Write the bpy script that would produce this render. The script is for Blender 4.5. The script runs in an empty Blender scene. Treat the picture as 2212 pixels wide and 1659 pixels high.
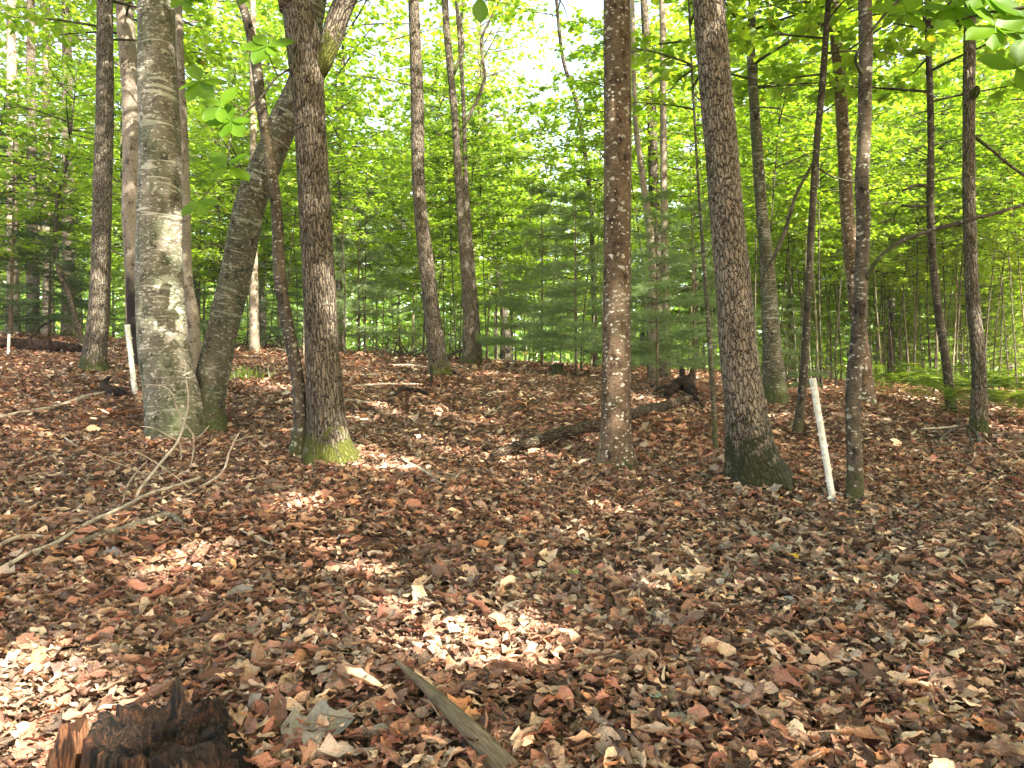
import bpy, math, random
import numpy as np
from math import radians as R, sin, cos, pi
from mathutils import Vector

# ------------------------------------------------------------------ camera, sky, sun, exposure
SC = bpy.context.scene
COL = SC.collection
W0, H0, FP = 2212.0, 1659.0, 1660.0
PITCH = R(1.4)
EYE = np.array([0.0, 0.0, 1.35])
cam_d = bpy.data.cameras.new("camera"); cam = bpy.data.objects.new("camera", cam_d); COL.objects.link(cam)
cam.location = EYE; cam.rotation_euler = (R(90) + PITCH, 0, 0)
cam_d.sensor_width = 36; cam_d.lens = 36 * FP / W0; cam_d.clip_end = 1000; cam_d.clip_start = 0.05
SC.camera = cam
SUN = np.array([0.56, -0.68, 0.70]); SUN = SUN / np.linalg.norm(SUN)
ELEV = math.asin(SUN[2]); AZ = math.atan2(SUN[0], SUN[1])
world = bpy.data.worlds.new("World"); SC.world = world; world.use_nodes = True
wn = world.node_tree.nodes; wl = world.node_tree.links
sky = wn.new("ShaderNodeTexSky"); sky.sky_type = 'NISHITA'; sky.sun_disc = False
sky.sun_elevation = ELEV; sky.sun_rotation = AZ; sky.air_density = 1.0; sky.dust_density = 2.5; sky.ozone_density = 1.0
bg = wn["Background"]; bg.inputs[1].default_value = 0.15
tint = wn.new("ShaderNodeMix"); tint.data_type = 'RGBA'; tint.blend_type = 'MULTIPLY'; tint.inputs[0].default_value = 1; tint.inputs[7].default_value = (1.18, 1.0, .82, 1)
wl.new(sky.outputs[0], tint.inputs[6]); wl.new(tint.outputs[2], bg.inputs[0])
sun_d = bpy.data.lights.new("sun", 'SUN'); sun_d.energy = 4.2; sun_d.angle = R(0.6); sun_d.color = (1.0, 0.91, 0.78)
sun = bpy.data.objects.new("sun", sun_d); COL.objects.link(sun)
sun.rotation_euler = Vector(SUN).to_track_quat('Z', 'Y').to_euler()
SC.view_settings.view_transform = 'Standard'; SC.view_settings.look = 'None'
SC.view_settings.exposure = 2.75; SC.view_settings.gamma = 1.0
cy = SC.cycles
cy.max_bounces = 8; cy.diffuse_bounces = 5; cy.glossy_bounces = 2; cy.transmission_bounces = 5
cy.caustics_reflective = False; cy.caustics_refractive = False; cy.sample_clamp_indirect = 6
cy.use_denoising = True
try: cy.denoiser = 'OPENIMAGEDENOISE'
except Exception: pass

# ------------------------------------------------------------------ geometry of the place
GY = np.array([-40, -10, 0, 2.4, 4, 6, 8, 10, 12, 15, 20, 25, 35, 60, 120, 220.])
GZ = np.array([-1.9, -1.55, -1.35, -1.13, -0.98, -0.76, -0.46, -0.12, .17, .50, .98, 1.33, 1.72, 2.3, 3.2, 4.5]) + 1.35
_fy = np.arange(-60, 221, 0.25); _fz = np.interp(_fy, GY, GZ)
_k = np.exp(-0.5 * (np.arange(-12, 13) * 0.25 / 0.9) ** 2); _k /= _k.sum()
_fz = np.convolve(np.pad(_fz, 12, mode='edge'), _k, mode='valid')
def G(x, y):
    x = np.asarray(x, float); y = np.asarray(y, float)
    z = np.interp(y, _fy, _fz)
    s = np.clip((y - 2) / 16.0, 0.12, 1.0)
    xx = np.clip(x, -30, 30)
    z = z - s * (0.058 * xx)
    z = z + 0.022 * np.sin(x * 1.7 + y * .6) + 0.02 * np.sin(y * 2.3 - x * .9 + 1) + 0.035 * np.sin(x * .5 + 2) * np.sin(y * .45)
    return z
def ray(u, v):
    a = (u - W0 / 2) / FP; b = -(v - H0 / 2) / FP
    return np.array([a, cos(PITCH) - b * sin(PITCH), sin(PITCH) + b * cos(PITCH)])
def at(u, v, Y):
    d = ray(u, v); return EYE + d * (Y / d[1])
def hit(u, v, far=40.0):
    d = ray(u, v); t = np.arange(0.8, far, 0.01); P = EYE[None] + d[None] * t[:, None]
    k = np.nonzero(P[:, 2] <= G(P[:, 0], P[:, 1]))[0]
    return P[k[0]] if len(k) else P[-1]

# ------------------------------------------------------------------ mesh helpers
def mesh_np(name, V, Q, attrs=None, smooth=False):
    """V (n,3); Q (m,4) quads with -1 in column 3 for a triangle."""
    V = np.asarray(V, np.float32); Q = np.asarray(Q, np.int32)
    me = bpy.data.meshes.new(name)
    if Q.shape[1] == 3:
        loops = Q.ravel(); tot = np.full(len(Q), 3, np.int32)
    else:
        tri = Q[:, 3] < 0; tot = np.where(tri, 3, 4).astype(np.int32)
        loops = Q.ravel(); loops = loops[loops >= 0]
    start = np.concatenate([[0], np.cumsum(tot)[:-1]]).astype(np.int32)
    me.vertices.add(len(V)); me.vertices.foreach_set("co", V.ravel())
    me.loops.add(len(loops)); me.loops.foreach_set("vertex_index", loops.astype(np.int32))
    me.polygons.add(len(tot)); me.polygons.foreach_set("loop_start", start)
    try: me.polygons.foreach_set("loop_total", tot)
    except Exception: pass
    if smooth: me.polygons.foreach_set("use_smooth", np.ones(len(tot), bool))
    for k, a in (attrs or {}).items():
        a = np.asarray(a, np.float32)
        if a.ndim == 1:
            at_ = me.attributes.new(k, 'FLOAT', 'POINT'); at_.data.foreach_set("value", a)
        else:
            at_ = me.attributes.new(k, 'FLOAT_VECTOR', 'POINT'); at_.data.foreach_set("vector", a.ravel())
    me.update(calc_edges=True)
    return me
class MB:
    def __init__(s): s.V = []; s.Q = []; s.A = {}; s.n = 0
    def add(s, V, Q, **attrs):
        V = np.asarray(V, float); Q = np.asarray(Q, int)
        if Q.shape[1] == 3: Q = np.hstack([Q, np.full((len(Q), 1), -1)])
        s.V.append(V); s.Q.append(np.where(Q >= 0, Q + s.n, -1)); s.n += len(V)
        for k in attrs: s.A.setdefault(k, []).append(np.asarray(attrs[k], float))
    def mesh(s, name, smooth=False):
        return mesh_np(name, np.vstack(s.V), np.vstack(s.Q), {k: np.concatenate(a) for k, a in s.A.items()}, smooth)
def link(name, me, mat=None, parent=None, loc=None):
    o = bpy.data.objects.new(name, me); COL.objects.link(o)
    if mat is not None and me is not None and not me.materials: me.materials.append(mat)
    if parent is not None: o.parent = parent
    if loc is not None: o.location = loc
    return o
def tag(o, label=None, cat=None, group=None, kind=None):
    if label: o["label"] = label
    if cat: o["category"] = cat
    if group: o["group"] = group
    if kind: o["kind"] = kind
    return o
def empty(name, loc, label, cat, group=None):
    o = link(name, None); o.location = loc; o.empty_display_size = .1
    return tag(o, label, cat, group)
def spline(P, n):
    """Catmull-Rom through rows of P, n samples (columns may hold radius too)."""
    P = np.asarray(P, float)
    if len(P) == 2: return P[0] + (P[1] - P[0]) * np.linspace(0, 1, n)[:, None]
    d = np.concatenate([[0], np.cumsum(np.linalg.norm(np.diff(P[:, :3], axis=0), axis=1) + 1e-6)])
    E = np.vstack([2 * P[0] - P[1], P, 2 * P[-1] - P[-2]])
    t = np.linspace(0, d[-1], n); i = np.clip(np.searchsorted(d, t, side='right') - 1, 0, len(P) - 2)
    f = ((t - d[i]) / (d[i + 1] - d[i]))[:, None]
    p0, p1, p2, p3 = E[i], E[i + 1], E[i + 2], E[i + 3]
    return .5 * ((2 * p1) + (-p0 + p2) * f + (2 * p0 - 5 * p1 + 4 * p2 - p3) * f ** 2 + (-p0 + 3 * p1 - 3 * p2 + p3) * f ** 3)
def tube(mb, C, rad, seg=8, rough=0.0, seed=0, flare=None, cap=True, s0=0.0):
    """swept tube; attribute bk = straightened trunk coordinates"""
    C = np.asarray(C, float); n = len(C); rad = np.broadcast_to(np.asarray(rad, float), (n,)).copy()
    T = np.gradient(C, axis=0); T /= np.linalg.norm(T, axis=1)[:, None] + 1e-9
    ref = np.array([0, 1., 0]) if abs(T[0][1]) < .8 else np.array([1., 0, 0])
    A = np.zeros((n, 3)); a = ref - T[0] * np.dot(ref, T[0]); a /= np.linalg.norm(a)
    for i in range(n):
        a = a - T[i] * np.dot(a, T[i]); a /= np.linalg.norm(a); A[i] = a
    B = np.cross(T, A)
    th = np.linspace(0, 2 * pi, seg, endpoint=False)
    s = s0 + np.concatenate([[0], np.cumsum(np.linalg.norm(np.diff(C, axis=0), axis=1))])
    rr = rad[:, None] * np.ones(seg)[None]
    if rough > 0:
        rg = np.random.RandomState(seed); ph = rg.rand(8) * 6.28
        SS, TT = np.meshgrid(s, th, indexing='ij')
        nz = (np.sin(2 * TT + SS * 1.1 + ph[0]) + .7 * np.sin(3 * TT - SS * 2.1 + ph[1]) + .6 * np.sin(SS * 3.7 + ph[2]) * np.sin(TT + ph[3])
              + .45 * np.sin(5 * TT + 4 * np.sin(SS * 2 + ph[4])) + .35 * np.sin(SS * 9 + ph[5] + 2 * TT) + .25 * np.sin(SS * 17 + 3 * TT + ph[6]))
        rr = rr * (1 + rough * nz)
    if flare is not None:  # (height, amount, [angles])
        h, am, angs = flare
        for ang, w in angs:
            d = np.angle(np.exp(1j * (th - ang)))
            rr = rr * (1 + am * w * np.exp(-s / h)[:, None] * np.exp(-(d / .42) ** 2)[None])
    V = C[:, None] + rr[..., None] * (np.cos(th)[None, :, None] * A[:, None] + np.sin(th)[None, :, None] * B[:, None])
    rm = float(np.mean(rad))
    bk = np.stack([np.broadcast_to(np.cos(th), (n, seg)) * rad[:, None], np.broadcast_to(np.sin(th), (n, seg)) * rad[:, None], np.broadcast_to(s[:, None], (n, seg))], -1)
    i = np.arange(n - 1)[:, None] * seg; j = np.arange(seg)[None]; jn = (j + 1) % seg
    Q = np.stack([i + j, i + jn, i + seg + jn, i + seg + j], -1).reshape(-1, 4)
    V = V.reshape(-1, 3); bk = bk.reshape(-1, 3)
    if cap:
        V = np.vstack([V, C[0], C[-1]]); bk = np.vstack([bk, [0, 0, s[0]], [0, 0, s[-1]]])
        c0, c1 = n * seg, n * seg + 1; j = np.arange(seg); jn = (j + 1) % seg; l = (n - 1) * seg
        Q = np.vstack([Q, np.stack([jn, j, np.full(seg, c0), np.full(seg, -1)], -1), np.stack([l + j, l + jn, np.full(seg, c1), np.full(seg, -1)], -1)])
    mb.add(V, Q, bk=bk)
def scatter(mb, TV, TF, P, D, N, sc, rnd=None, widths=None, extra=None):
    """place template (x side, y along D, z normal) at P; vectorised"""
    TV = np.asarray(TV, float); TF = np.asarray(TF, int)
    if TF.shape[1] == 3: TF = np.hstack([TF, np.full((len(TF), 1), -1)])
    n = len(P); D = D / (np.linalg.norm(D, axis=1)[:, None] + 1e-9)
    N = N - D * np.sum(N * D, axis=1)[:, None]; N /= np.linalg.norm(N, axis=1)[:, None] + 1e-9
    X = np.cross(D, N); sc = np.broadcast_to(np.asarray(sc, float), (n,))
    w = sc if widths is None else sc * widths
    V = P[:, None] + (TV[None, :, 0] * w[:, None])[..., None] * X[:, None] + (TV[None, :, 1] * sc[:, None])[..., None] * D[:, None] + (TV[None, :, 2] * sc[:, None])[..., None] * N[:, None]
    k = len(TV); off = (np.arange(n) * k)[:, None, None]
    Q = np.where(TF[None] >= 0, TF[None] + off, -1).reshape(-1, 4)
    at_ = {}
    if rnd is not None: at_['rnd'] = np.repeat(rnd, k)
    if extra is not None:
        for kk, a in extra.items(): at_[kk] = np.repeat(a, k, axis=0)
    mb.add(V.reshape(-1, 3), Q, **at_)

# ------------------------------------------------------------------ materials
def newmat(name):
    m = bpy.data.materials.new(name); m.use_nodes = True; nt = m.node_tree; nt.nodes.clear()
    out = nt.nodes.new("ShaderNodeOutputMaterial"); return m, nt, out
class NT:
    def __init__(s, nt): s.nt = nt
    def n(s, t, **k):
        x = s.nt.nodes.new(t)
        for a, b in k.items(): setattr(x, a, b)
        return x
    def l(s, a, b): s.nt.links.new(a, b)
    def attr(s, name, typ='GEOMETRY'):
        x = s.n("ShaderNodeAttribute", attribute_name=name, attribute_type=typ); return x
    def mapv(s, vec, scale):
        x = s.n("ShaderNodeMapping"); x.inputs['Scale'].default_value = scale; s.l(vec, x.inputs['Vector']); return x.outputs[0]
    def noise(s, vec, sc, det=4, rough=.55, dist=0.0):
        x = s.n("ShaderNodeTexNoise"); x.inputs['Scale'].default_value = sc; x.inputs['Detail'].default_value = det
        x.inputs['Roughness'].default_value = rough; x.inputs['Distortion'].default_value = dist
        if vec is not None: s.l(vec, x.inputs['Vector'])
        return x
    def vor(s, vec, sc, feat='F1', rnd=1.0):
        x = s.n("ShaderNodeTexVoronoi", feature=feat); x.inputs['Scale'].default_value = sc; x.inputs['Randomness'].default_value = rnd
        s.l(vec, x.inputs['Vector']); return x
    def ramp(s, fac, stops, interp='LINEAR'):
        x = s.n("ShaderNodeValToRGB"); x.color_ramp.interpolation = interp; e = x.color_ramp.elements
        while len(e) < len(stops): e.new(.5)
        for i, (p, c) in enumerate(stops):
            e[i].position = p; e[i].color = (c, c, c, 1) if not hasattr(c, '__len__') else (*c, 1)
        s.l(fac, x.inputs[0]); return x.outputs[0]
    def mix(s, fac, a, b, mode='MIX'):
        x = s.n("ShaderNodeMix", data_type='RGBA', blend_type=mode)
        for sock, v in ((x.inputs[0], fac), (x.inputs[6], a), (x.inputs[7], b)):
            if hasattr(v, 'is_output') or isinstance(v, bpy.types.NodeSocket): s.l(v, sock)
            elif hasattr(v, '__len__'): sock.default_value = (*v, 1)
            else: sock.default_value = v
        return x.outputs[2]
    def math(s, op, a, b=None, clamp=False):
        x = s.n("ShaderNodeMath", operation=op, use_clamp=clamp)
        for sock, v in ((x.inputs[0], a), (x.inputs[1], b)):
            if v is None: continue
            if isinstance(v, bpy.types.NodeSocket): s.l(v, sock)
            else: sock.default_value = v
        return x.outputs[0]
    def bump(s, h, strength=.6, dist=.02):
        x = s.n("ShaderNodeBump"); x.inputs['Strength'].default_value = strength; x.inputs['Distance'].default_value = dist
        s.l(h, x.inputs['Height']); return x.outputs[0]
    def bsdf(s, out, col, rough=.85, normal=None, spec=.3):
        b = s.n("ShaderNodeBsdfPrincipled")
        if isinstance(col, bpy.types.NodeSocket): s.l(col, b.inputs['Base Color'])
        else: b.inputs['Base Color'].default_value = (*col, 1)
        if isinstance(rough, bpy.types.NodeSocket): s.l(rough, b.inputs['Roughness'])
        else: b.inputs['Roughness'].default_value = rough
        b.inputs['Specular IOR Level'].default_value = spec
        if normal is not None: s.l(normal, b.inputs['Normal'])
        s.l(b.outputs[0], out.inputs[0]); return b

def bark(name, kind, c_dark, c_mid, c_light, lichen=(.42, .44, .38), lich=.0, moss=.3, moss_col=(.06, .085, .012), moss_h=.5, patch=None, mark=None):
    m, nt, out = newmat(name); T = NT(nt); bk = T.attr('bk').outputs['Vector']
    big = T.noise(T.mapv(bk, (1, 1, .35)), 5, 4).outputs[0]
    if kind == 'furrow':
        warp = T.noise(bk, 14, 3); v1 = T.mix(.045, bk, warp.outputs['Color'])
        vo = T.vor(T.mapv(v1, (1, 1, .13)), 44, 'DISTANCE_TO_EDGE').outputs['Distance']
        fin = T.noise(T.mapv(bk, (1, 1, .2)), 120, 4, .6).outputs[0]
        h = T.math('ADD', T.ramp(vo, [(0.0, 0.0), (.28, 1.0)]), T.math('MULTIPLY', fin, .5))
        base = T.mix(T.ramp(T.math('ADD', vo, T.math('MULTIPLY', T.math('SUBTRACT', fin, .5), .18)), [(0.02, 0.0), (.16, 1.0)]), c_dark, T.mix(T.ramp(fin, [(.35, 0), (.68, 1)]), c_mid, c_light))
        nrm = T.bump(h, 1.0, .02)
    elif kind == 'plate':
        warp = T.noise(bk, 18, 3); v1 = T.mix(.045, bk, warp.outputs['Color'])
        vo = T.vor(T.mapv(v1, (1, 1, .27)), 38, 'DISTANCE_TO_EDGE').outputs['Distance']
        fin = T.noise(T.mapv(bk, (1, 1, .5)), 90, 4, .65).outputs[0]
        h = T.math('ADD', T.ramp(vo, [(0.0, 0.0), (.2, 1.0)]), T.math('MULTIPLY', fin, .4))
        base = T.mix(T.ramp(T.math('ADD', vo, T.math('MULTIPLY', T.math('SUBTRACT', fin, .5), .14)), [(0.02, 0.0), (.11, 1.0)]), c_dark, T.mix(T.ramp(fin, [(.35, 0), (.66, 1)]), c_mid, c_light))
        nrm = T.bump(h, 1.0, .02)
    else:
        fin = T.noise(T.mapv(bk, (1, 1, 2.2)), 28, 6, .68).outputs[0]
        fin2 = T.noise(T.mapv(bk, (1, 1, 1)), 95, 3, .6).outputs[0]
        base = T.mix(T.ramp(fin, [(.38, 0), (.62, 1)]), c_mid, c_light)
        dk = T.ramp(T.noise(T.mapv(bk, (1, 1, .8)), 9, 5, .7).outputs[0], [(.36, 1), (.47, 0)])
        base = T.mix(dk, base, c_dark)
        h = T.math('ADD', fin, T.math('MULTIPLY', fin2, .6)); nrm = T.bump(h, .8, .012)
    base = T.mix(1.0, base, T.ramp(big, [(.3, .62), (.7, 1.25)]), 'MULTIPLY')
    if kind == 'streak':   # horizontal pale streaks of lichen and scars
        st = T.noise(T.mapv(bk, (1, 1, 5.5)), 4.5, 4, .62, .6).outputs[0]
        base = T.mix(T.ramp(st, [(.60, 0), (.635, lich)]), base, lichen)
        st2 = T.noise(T.mapv(bk, (1, 1, 4.0)), 15, 3, .6, .4).outputs[0]
        st3 = T.noise(T.mapv(bk, (1, 1, 6.0)), 1.7, 3, .55, .8).outputs[0]
        base = T.mix(T.ramp(st3, [(.635, 0), (.65, lich)]), base, lichen)
        base = T.mix(T.ramp(st2, [(.60, 0), (.64, lich * .8)]), base, lichen)
    if kind in ('spot', 'smooth') or lich > 0:
        w2 = T.mix(.05, bk, T.noise(bk, 30, 2).outputs['Color'])
        sp = T.vor(T.mapv(w2, (1, 1, 1.7)), 22)
        keep = T.ramp(T.math('ADD', T.math('MULTIPLY', sp.outputs['Color'], .6), T.math('MULTIPLY', T.noise(bk, 3.0, 3).outputs[0], .7)), [(.66, 0), (.68, 1)])
        spot = T.math('MULTIPLY', T.ramp(sp.outputs['Distance'], [(.28, 1), (.36, 0)]), keep)
        base = T.mix(T.math('MULTIPLY', spot, lich), base, lichen)
    if kind == 'spot':
        s2 = T.vor(T.mapv(w2, (1, 1, 1.9)), 8.5); k2 = T.ramp(T.math('ADD', T.math('MULTIPLY', s2.outputs['Color'], .6), T.math('MULTIPLY', T.noise(bk, 2.2, 3).outputs[0], .7)), [(.70, 0), (.72, 1)])
        base = T.mix(T.math('MULTIPLY', T.math('MULTIPLY', T.ramp(T.math('ADD', s2.outputs['Distance'], T.math('MULTIPLY', fin2, .12)), [(.26, 1), (.33, 0)]), k2), lich), base, lichen)
        base = T.mix(T.ramp(T.noise(T.mapv(bk, (1.4, 1.4, .35)), 3.4, 4, .6).outputs[0], [(.5, 0), (.62, .4)]), base, (.22, .175, .11))
    sep = T.n("ShaderNodeSeparateXYZ"); T.l(bk, sep.inputs[0]); z = sep.outputs[2]
    mn = T.noise(bk, 12, 5, .7).outputs[0]
    mz = T.math('SUBTRACT', 1.0, T.math('DIVIDE', z, moss_h * 2))
    mf = T.math('ADD', mz, T.math('MULTIPLY', T.math('SUBTRACT', mn, .5), 1.6))
    base = T.mix(T.math('MULTIPLY', T.ramp(mf, [(.45, 0), (.62, 1)]), moss, True), base, T.mix(mn, moss_col, tuple(c * .45 for c in moss_col)))
    if patch:  # green algae film over the whole stem
        pn = T.noise(bk, 3.2, 4, .6).outputs[0]
        base = T.mix(T.ramp(pn, [(.46, 0), (.62, patch[1])]), base, patch[0])
    if mark:   # charred length between two heights (zlo, zhi, colour)
        a = T.ramp(T.math('ADD', z, T.math('MULTIPLY', mn, .5)), [(0, 1)])
        f = T.ramp(T.math('SUBTRACT', T.math('ADD', z, T.math('MULTIPLY', T.noise(T.mapv(bk, (1, 1, .25)), 9, 4, .7).outputs[0], 1.6)), mark[0]), [(.1, 1), (.75, 0)])
        base = T.mix(f, base, mark[1])
    T.bsdf(out, base, .9, nrm, .2)
    return m
M = {}
M['oak'] = bark('oak_bark', 'furrow', (.022, .016, .011), (.115, .092, .066), (.27, .225, .165), lich=.25, moss=.95, moss_h=.40, moss_col=(.12, .135, .02))
M['ash'] = bark('ash_bark', 'plate', (.030, .022, .015), (.155, .125, .09), (.30, .25, .19), lich=.2, moss=.9, moss_h=.62, moss_col=(.035, .045, .012))
M['beech'] = bark('beech_bark', 'streak', (.045, .037, .026), (.125, .11, .08), (.21, .19, .145), lichen=(.46, .45, .36), lich=.9, moss=.5, moss_h=.5, patch=((.07, .10, .045), .5))
M['snag'] = bark('snag_bark', 'spot', (.025, .015, .009), (.075, .048, .029), (.17, .12, .078), lichen=(.46, .46, .38), lich=.95, moss=.95, moss_h=.24, moss_col=(.03, .055, .01))
M['limb'] = bark('lichened_limb', 'spot', (.03, .024, .016), (.11, .09, .06), (.22, .19, .14), lichen=(.32, .35, .26), lich=.8, moss=0, moss_h=.1)
M['fleck'] = bark('flecked_bark', 'spot', (.010, .008, .006), (.045, .036, .026), (.11, .09, .068), lichen=(.36, .37, .30), lich=.75, moss=.6, moss_h=.4)
M['maple'] = bark('maple_bark', 'streak', (.012, .010, .007), (.045, .037, .025), (.12, .105, .07), lichen=(.34, .36, .28), lich=.55, moss=.7, moss_h=.5, patch=((.05, .075, .035), .45))
M['grey'] = bark('grey_bark', 'furrow', (.03, .023, .015), (.12, .10, .072), (.24, .205, .155), lich=.3, moss=.85, moss_h=.42)
M['pale'] = bark('pale_bark', 'smooth', (.07, .05, .035), (.18, .145, .105), (.29, .25, .19), lich=.3, moss=.3, moss_h=.4)
M['char'] = bark('charred_bark', 'smooth', (.08, .06, .045), (.19, .15, .115), (.30, .26, .20), lich=.2, moss=.0, moss_h=.1, mark=(2.2, (.018, .014, .011)))
M['dark'] = bark('dark_bark', 'smooth', (.010, .008, .006), (.035, .028, .02), (.085, .07, .05), lichen=(.35, .37, .3), lich=.55, moss=.3, moss_h=.4)
M['sap'] = bark('sapling_bark', 'smooth', (.05, .04, .025), (.12, .10, .065), (.22, .19, .13), lich=.4, moss=.4, moss_h=.4)
M['dead'] = bark('dead_wood', 'smooth', (.15, .115, .08), (.36, .30, .22), (.52, .46, .36), lichen=(.42, .45, .35), lich=.5, moss=0, moss_h=.1)
M['log'] = bark('log_bark', 'furrow', (.014, .009, .006), (.06, .040, .026), (.15, .105, .07), lich=.35, moss=.0, moss_h=.1, patch=((.04, .04, .015), .5))
M['rot'] = bark('rotten_wood', 'furrow', (.005, .0035, .0025), (.017, .010, .006), (.075, .034, .016), lich=.1, moss=.0, moss_h=.1)

def leafmat(name, a, b, yellow=(.30, .26, .02), trans=.5, ymax=.03, gloss=.05):
    m, nt, out = newmat(name); T = NT(nt)
    r = T.attr('rnd').outputs['Fac']; oi = T.n("ShaderNodeObjectInfo").outputs['Random']
    c = T.mix(r, a, b)
    c = T.mix(T.math('MULTIPLY', oi, .35), c, tuple(x * .75 for x in a))
    c = T.mix(T.math('LESS_THAN', T.math('FRACT', T.math('MULTIPLY', r, 37.7)), ymax), c, yellow)
    d = T.n("ShaderNodeBsdfDiffuse"); T.l(c, d.inputs[0])
    t = T.n("ShaderNodeBsdfTranslucent")
    tc = T.mix(1.0, c, (1.25, 1.35, .55), 'MULTIPLY'); T.l(tc, t.inputs[0])
    mx = T.n("ShaderNodeMixShader"); mx.inputs[0].default_value = trans; T.l(d.outputs[0], mx.inputs[1]); T.l(t.outputs[0], mx.inputs[2])
    g = T.n("ShaderNodeBsdfGlossy"); g.inputs['Roughness'].default_value = .45; g.inputs[0].default_value = (.9, .95, .9, 1)
    m2 = T.n("ShaderNodeMixShader"); m2.inputs[0].default_value = gloss; T.l(mx.outputs[0], m2.inputs[1]); T.l(g.outputs[0], m2.inputs[2])
    T.l(m2.outputs[0], out.inputs[0]); return m
M['leaf'] = leafmat('green_leaves', (.17, .30, .022), (.38, .49, .045), trans=.6, ymax=.015)
M['leaf2'] = leafmat('broad_green_leaves', (.10, .22, .008), (.17, .31, .012), trans=.62, ymax=0, gloss=.015)
M['needle'] = leafmat('pine_needles', (.14, .22, .08), (.25, .35, .14), trans=.25, ymax=0, gloss=.03)
M['hemlock'] = leafmat('hemlock_needles', (.035, .08, .025), (.07, .14, .04), trans=.25, ymax=0, gloss=.03)
M['fern'] = leafmat('fern_fronds', (.09, .15, .015), (.20, .26, .035), trans=.45)
M['far'] = leafmat('far_leaves', (.12, .23, .02), (.24, .38, .04), trans=.5, ymax=.02)

def littermat():
    m, nt, out = newmat('dead_leaves'); T = NT(nt)
    c = T.attr('col').outputs['Vector']; geo = T.n("ShaderNodeNewGeometry").outputs['Position']
    n1 = T.noise(geo, 160, 4, .6).outputs[0]; n2 = T.noise(geo, 38, 3, .6).outputs[0]
    c2 = T.mix(1.0, c, T.ramp(n1, [(.3, .68), (.7, 1.2)]), 'MULTIPLY')
    c2 = T.mix(T.ramp(n2, [(.42, 0), (.7, .55)]), c2, T.mix(1.0, c2, (.55, .5, .5), 'MULTIPLY'))
    b = T.n("ShaderNodeBsdfPrincipled"); T.l(c2, b.inputs['Base Color']); b.inputs['Roughness'].default_value = .6
    n3 = T.noise(geo, 75, 3, .6).outputs[0]; b.inputs['Specular IOR Level'].default_value = .3; T.l(T.bump(T.math('ADD', n3, T.math('MULTIPLY', n1, .3)), .9, .012), b.inputs['Normal'])
    t = T.n("ShaderNodeBsdfTranslucent"); T.l(T.mix(1.0, c2, (1.2, .8, .5), 'MULTIPLY'), t.inputs[0])
    mx = T.n("ShaderNodeMixShader"); mx.inputs[0].default_value = .15; T.l(b.outputs[0], mx.inputs[1]); T.l(t.outputs[0], mx.inputs[2])
    T.l(mx.outputs[0], out.inputs[0]); return m
M['litter'] = littermat()
def soilmat():
    m, nt, out = newmat('forest_soil'); T = NT(nt); geo = T.n("ShaderNodeNewGeometry").outputs['Position']
    v = T.vor(T.mapv(geo, (1, 1, 1)), 17); n = T.noise(geo, 45, 5, .65).outputs[0]
    c = T.ramp(v.outputs['Color'], [(.1, (.08, .05, .034)), (.5, (.17, .10, .066)), (.9, (.27, .18, .12))])
    c = T.mix(T.ramp(n, [(.35, 0), (.65, 1)]), (.04, .026, .018), c)
    T.bsdf(out, c, .95, T.bump(T.math('ADD', n, v.outputs['Distance']), .8, .03), .1); return m
M['soil'] = soilmat()

# ------------------------------------------------------------------ gaps cut in the crowns along sun rays to place sun flecks
FLECKS = []
def fl(u, v, r, Y=None):
    P = hit(u, v) if Y is None else at(u, v, Y); FLECKS.append((P, r))
def sun_cull(P):
    keep = np.ones(len(P), bool)
    for C, r in FLECKS:
        d = P - C[None]; t = d @ SUN; q = np.linalg.norm(d - t[:, None] * SUN[None], axis=1)
        keep &= ~((q < r + .09) & (t > .6))
    return keep

# flecks on the ground and on stems (pixel of the 2212-wide view, metres)
for a in [(820, 1005, .26), (760, 985, .18), (540, 826, .24), (590, 838, .2), (490, 815, .18), (770, 905, .13), (905, 955, .12), (960, 975, .10), (1010, 985, .10), (1090, 1000, .13),
          (1315, 1108, .08), (960, 1405, .17), (1110, 1375, .15), (30, 1480, .22), (60, 1560, .20), (210, 1530, .1), (850, 1320, .08), (780, 1235, .10), (430, 1215, .10), (330, 1240, .10), (630, 1085, .10), (1130, 1040, .06),
          (1930, 865, .5), (2060, 880, .35), (1790, 855, .4), (2180, 930, .3), (2190, 895, .4), (1690, 905, .15), (1860, 905, .15), (1330, 1240, .05), (700, 1180, .07)]: fl(*a)

fl(390, 395, .04, 8.4)
for u, v, r in [(790, 998, .16), (850, 1008, .16), (745, 1000, .1), (640, 1100, .12)]: fl(u, v, r)
for v in (20, 70, 120, 165): fl(1350, v, .13, 6.9)
for v in (610, 680, 740, 800, 860): fl(1346, v, .07, 6.9)
for u, v, r, Y in [(700, 640, .06, 7.2), (702, 680, .10, 7.2), (704, 725, .08, 7.2), (226, 560, .14, 12.5), (222, 650, .15, 12.5), (222, 690, .14, 12.5), (610, 362, .1, 8.2), (902, 262, .12, 12), (948, 730, .1, 12), (1012, 535, .15, 14),
                   (283, 120, .3, 13), (1530, 60, .18, 6.8), (1548, 250, .15, 6.8), (1868, 330, .08, 6), (738, 60, .15, 7.2), (500, 270, .16, 6.7), (560, 130, .1, 6.9), (2120, 60, .08, 3), (2190, 160, .06, 3), (1815, 80, .2, 10), (1640, 600, .2, 10), (225, 1530, .07, 2.25), (480, 120, .1, 6.8), (735, 975, .10, 7.0)]: fl(u, v, r, Y)

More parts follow.
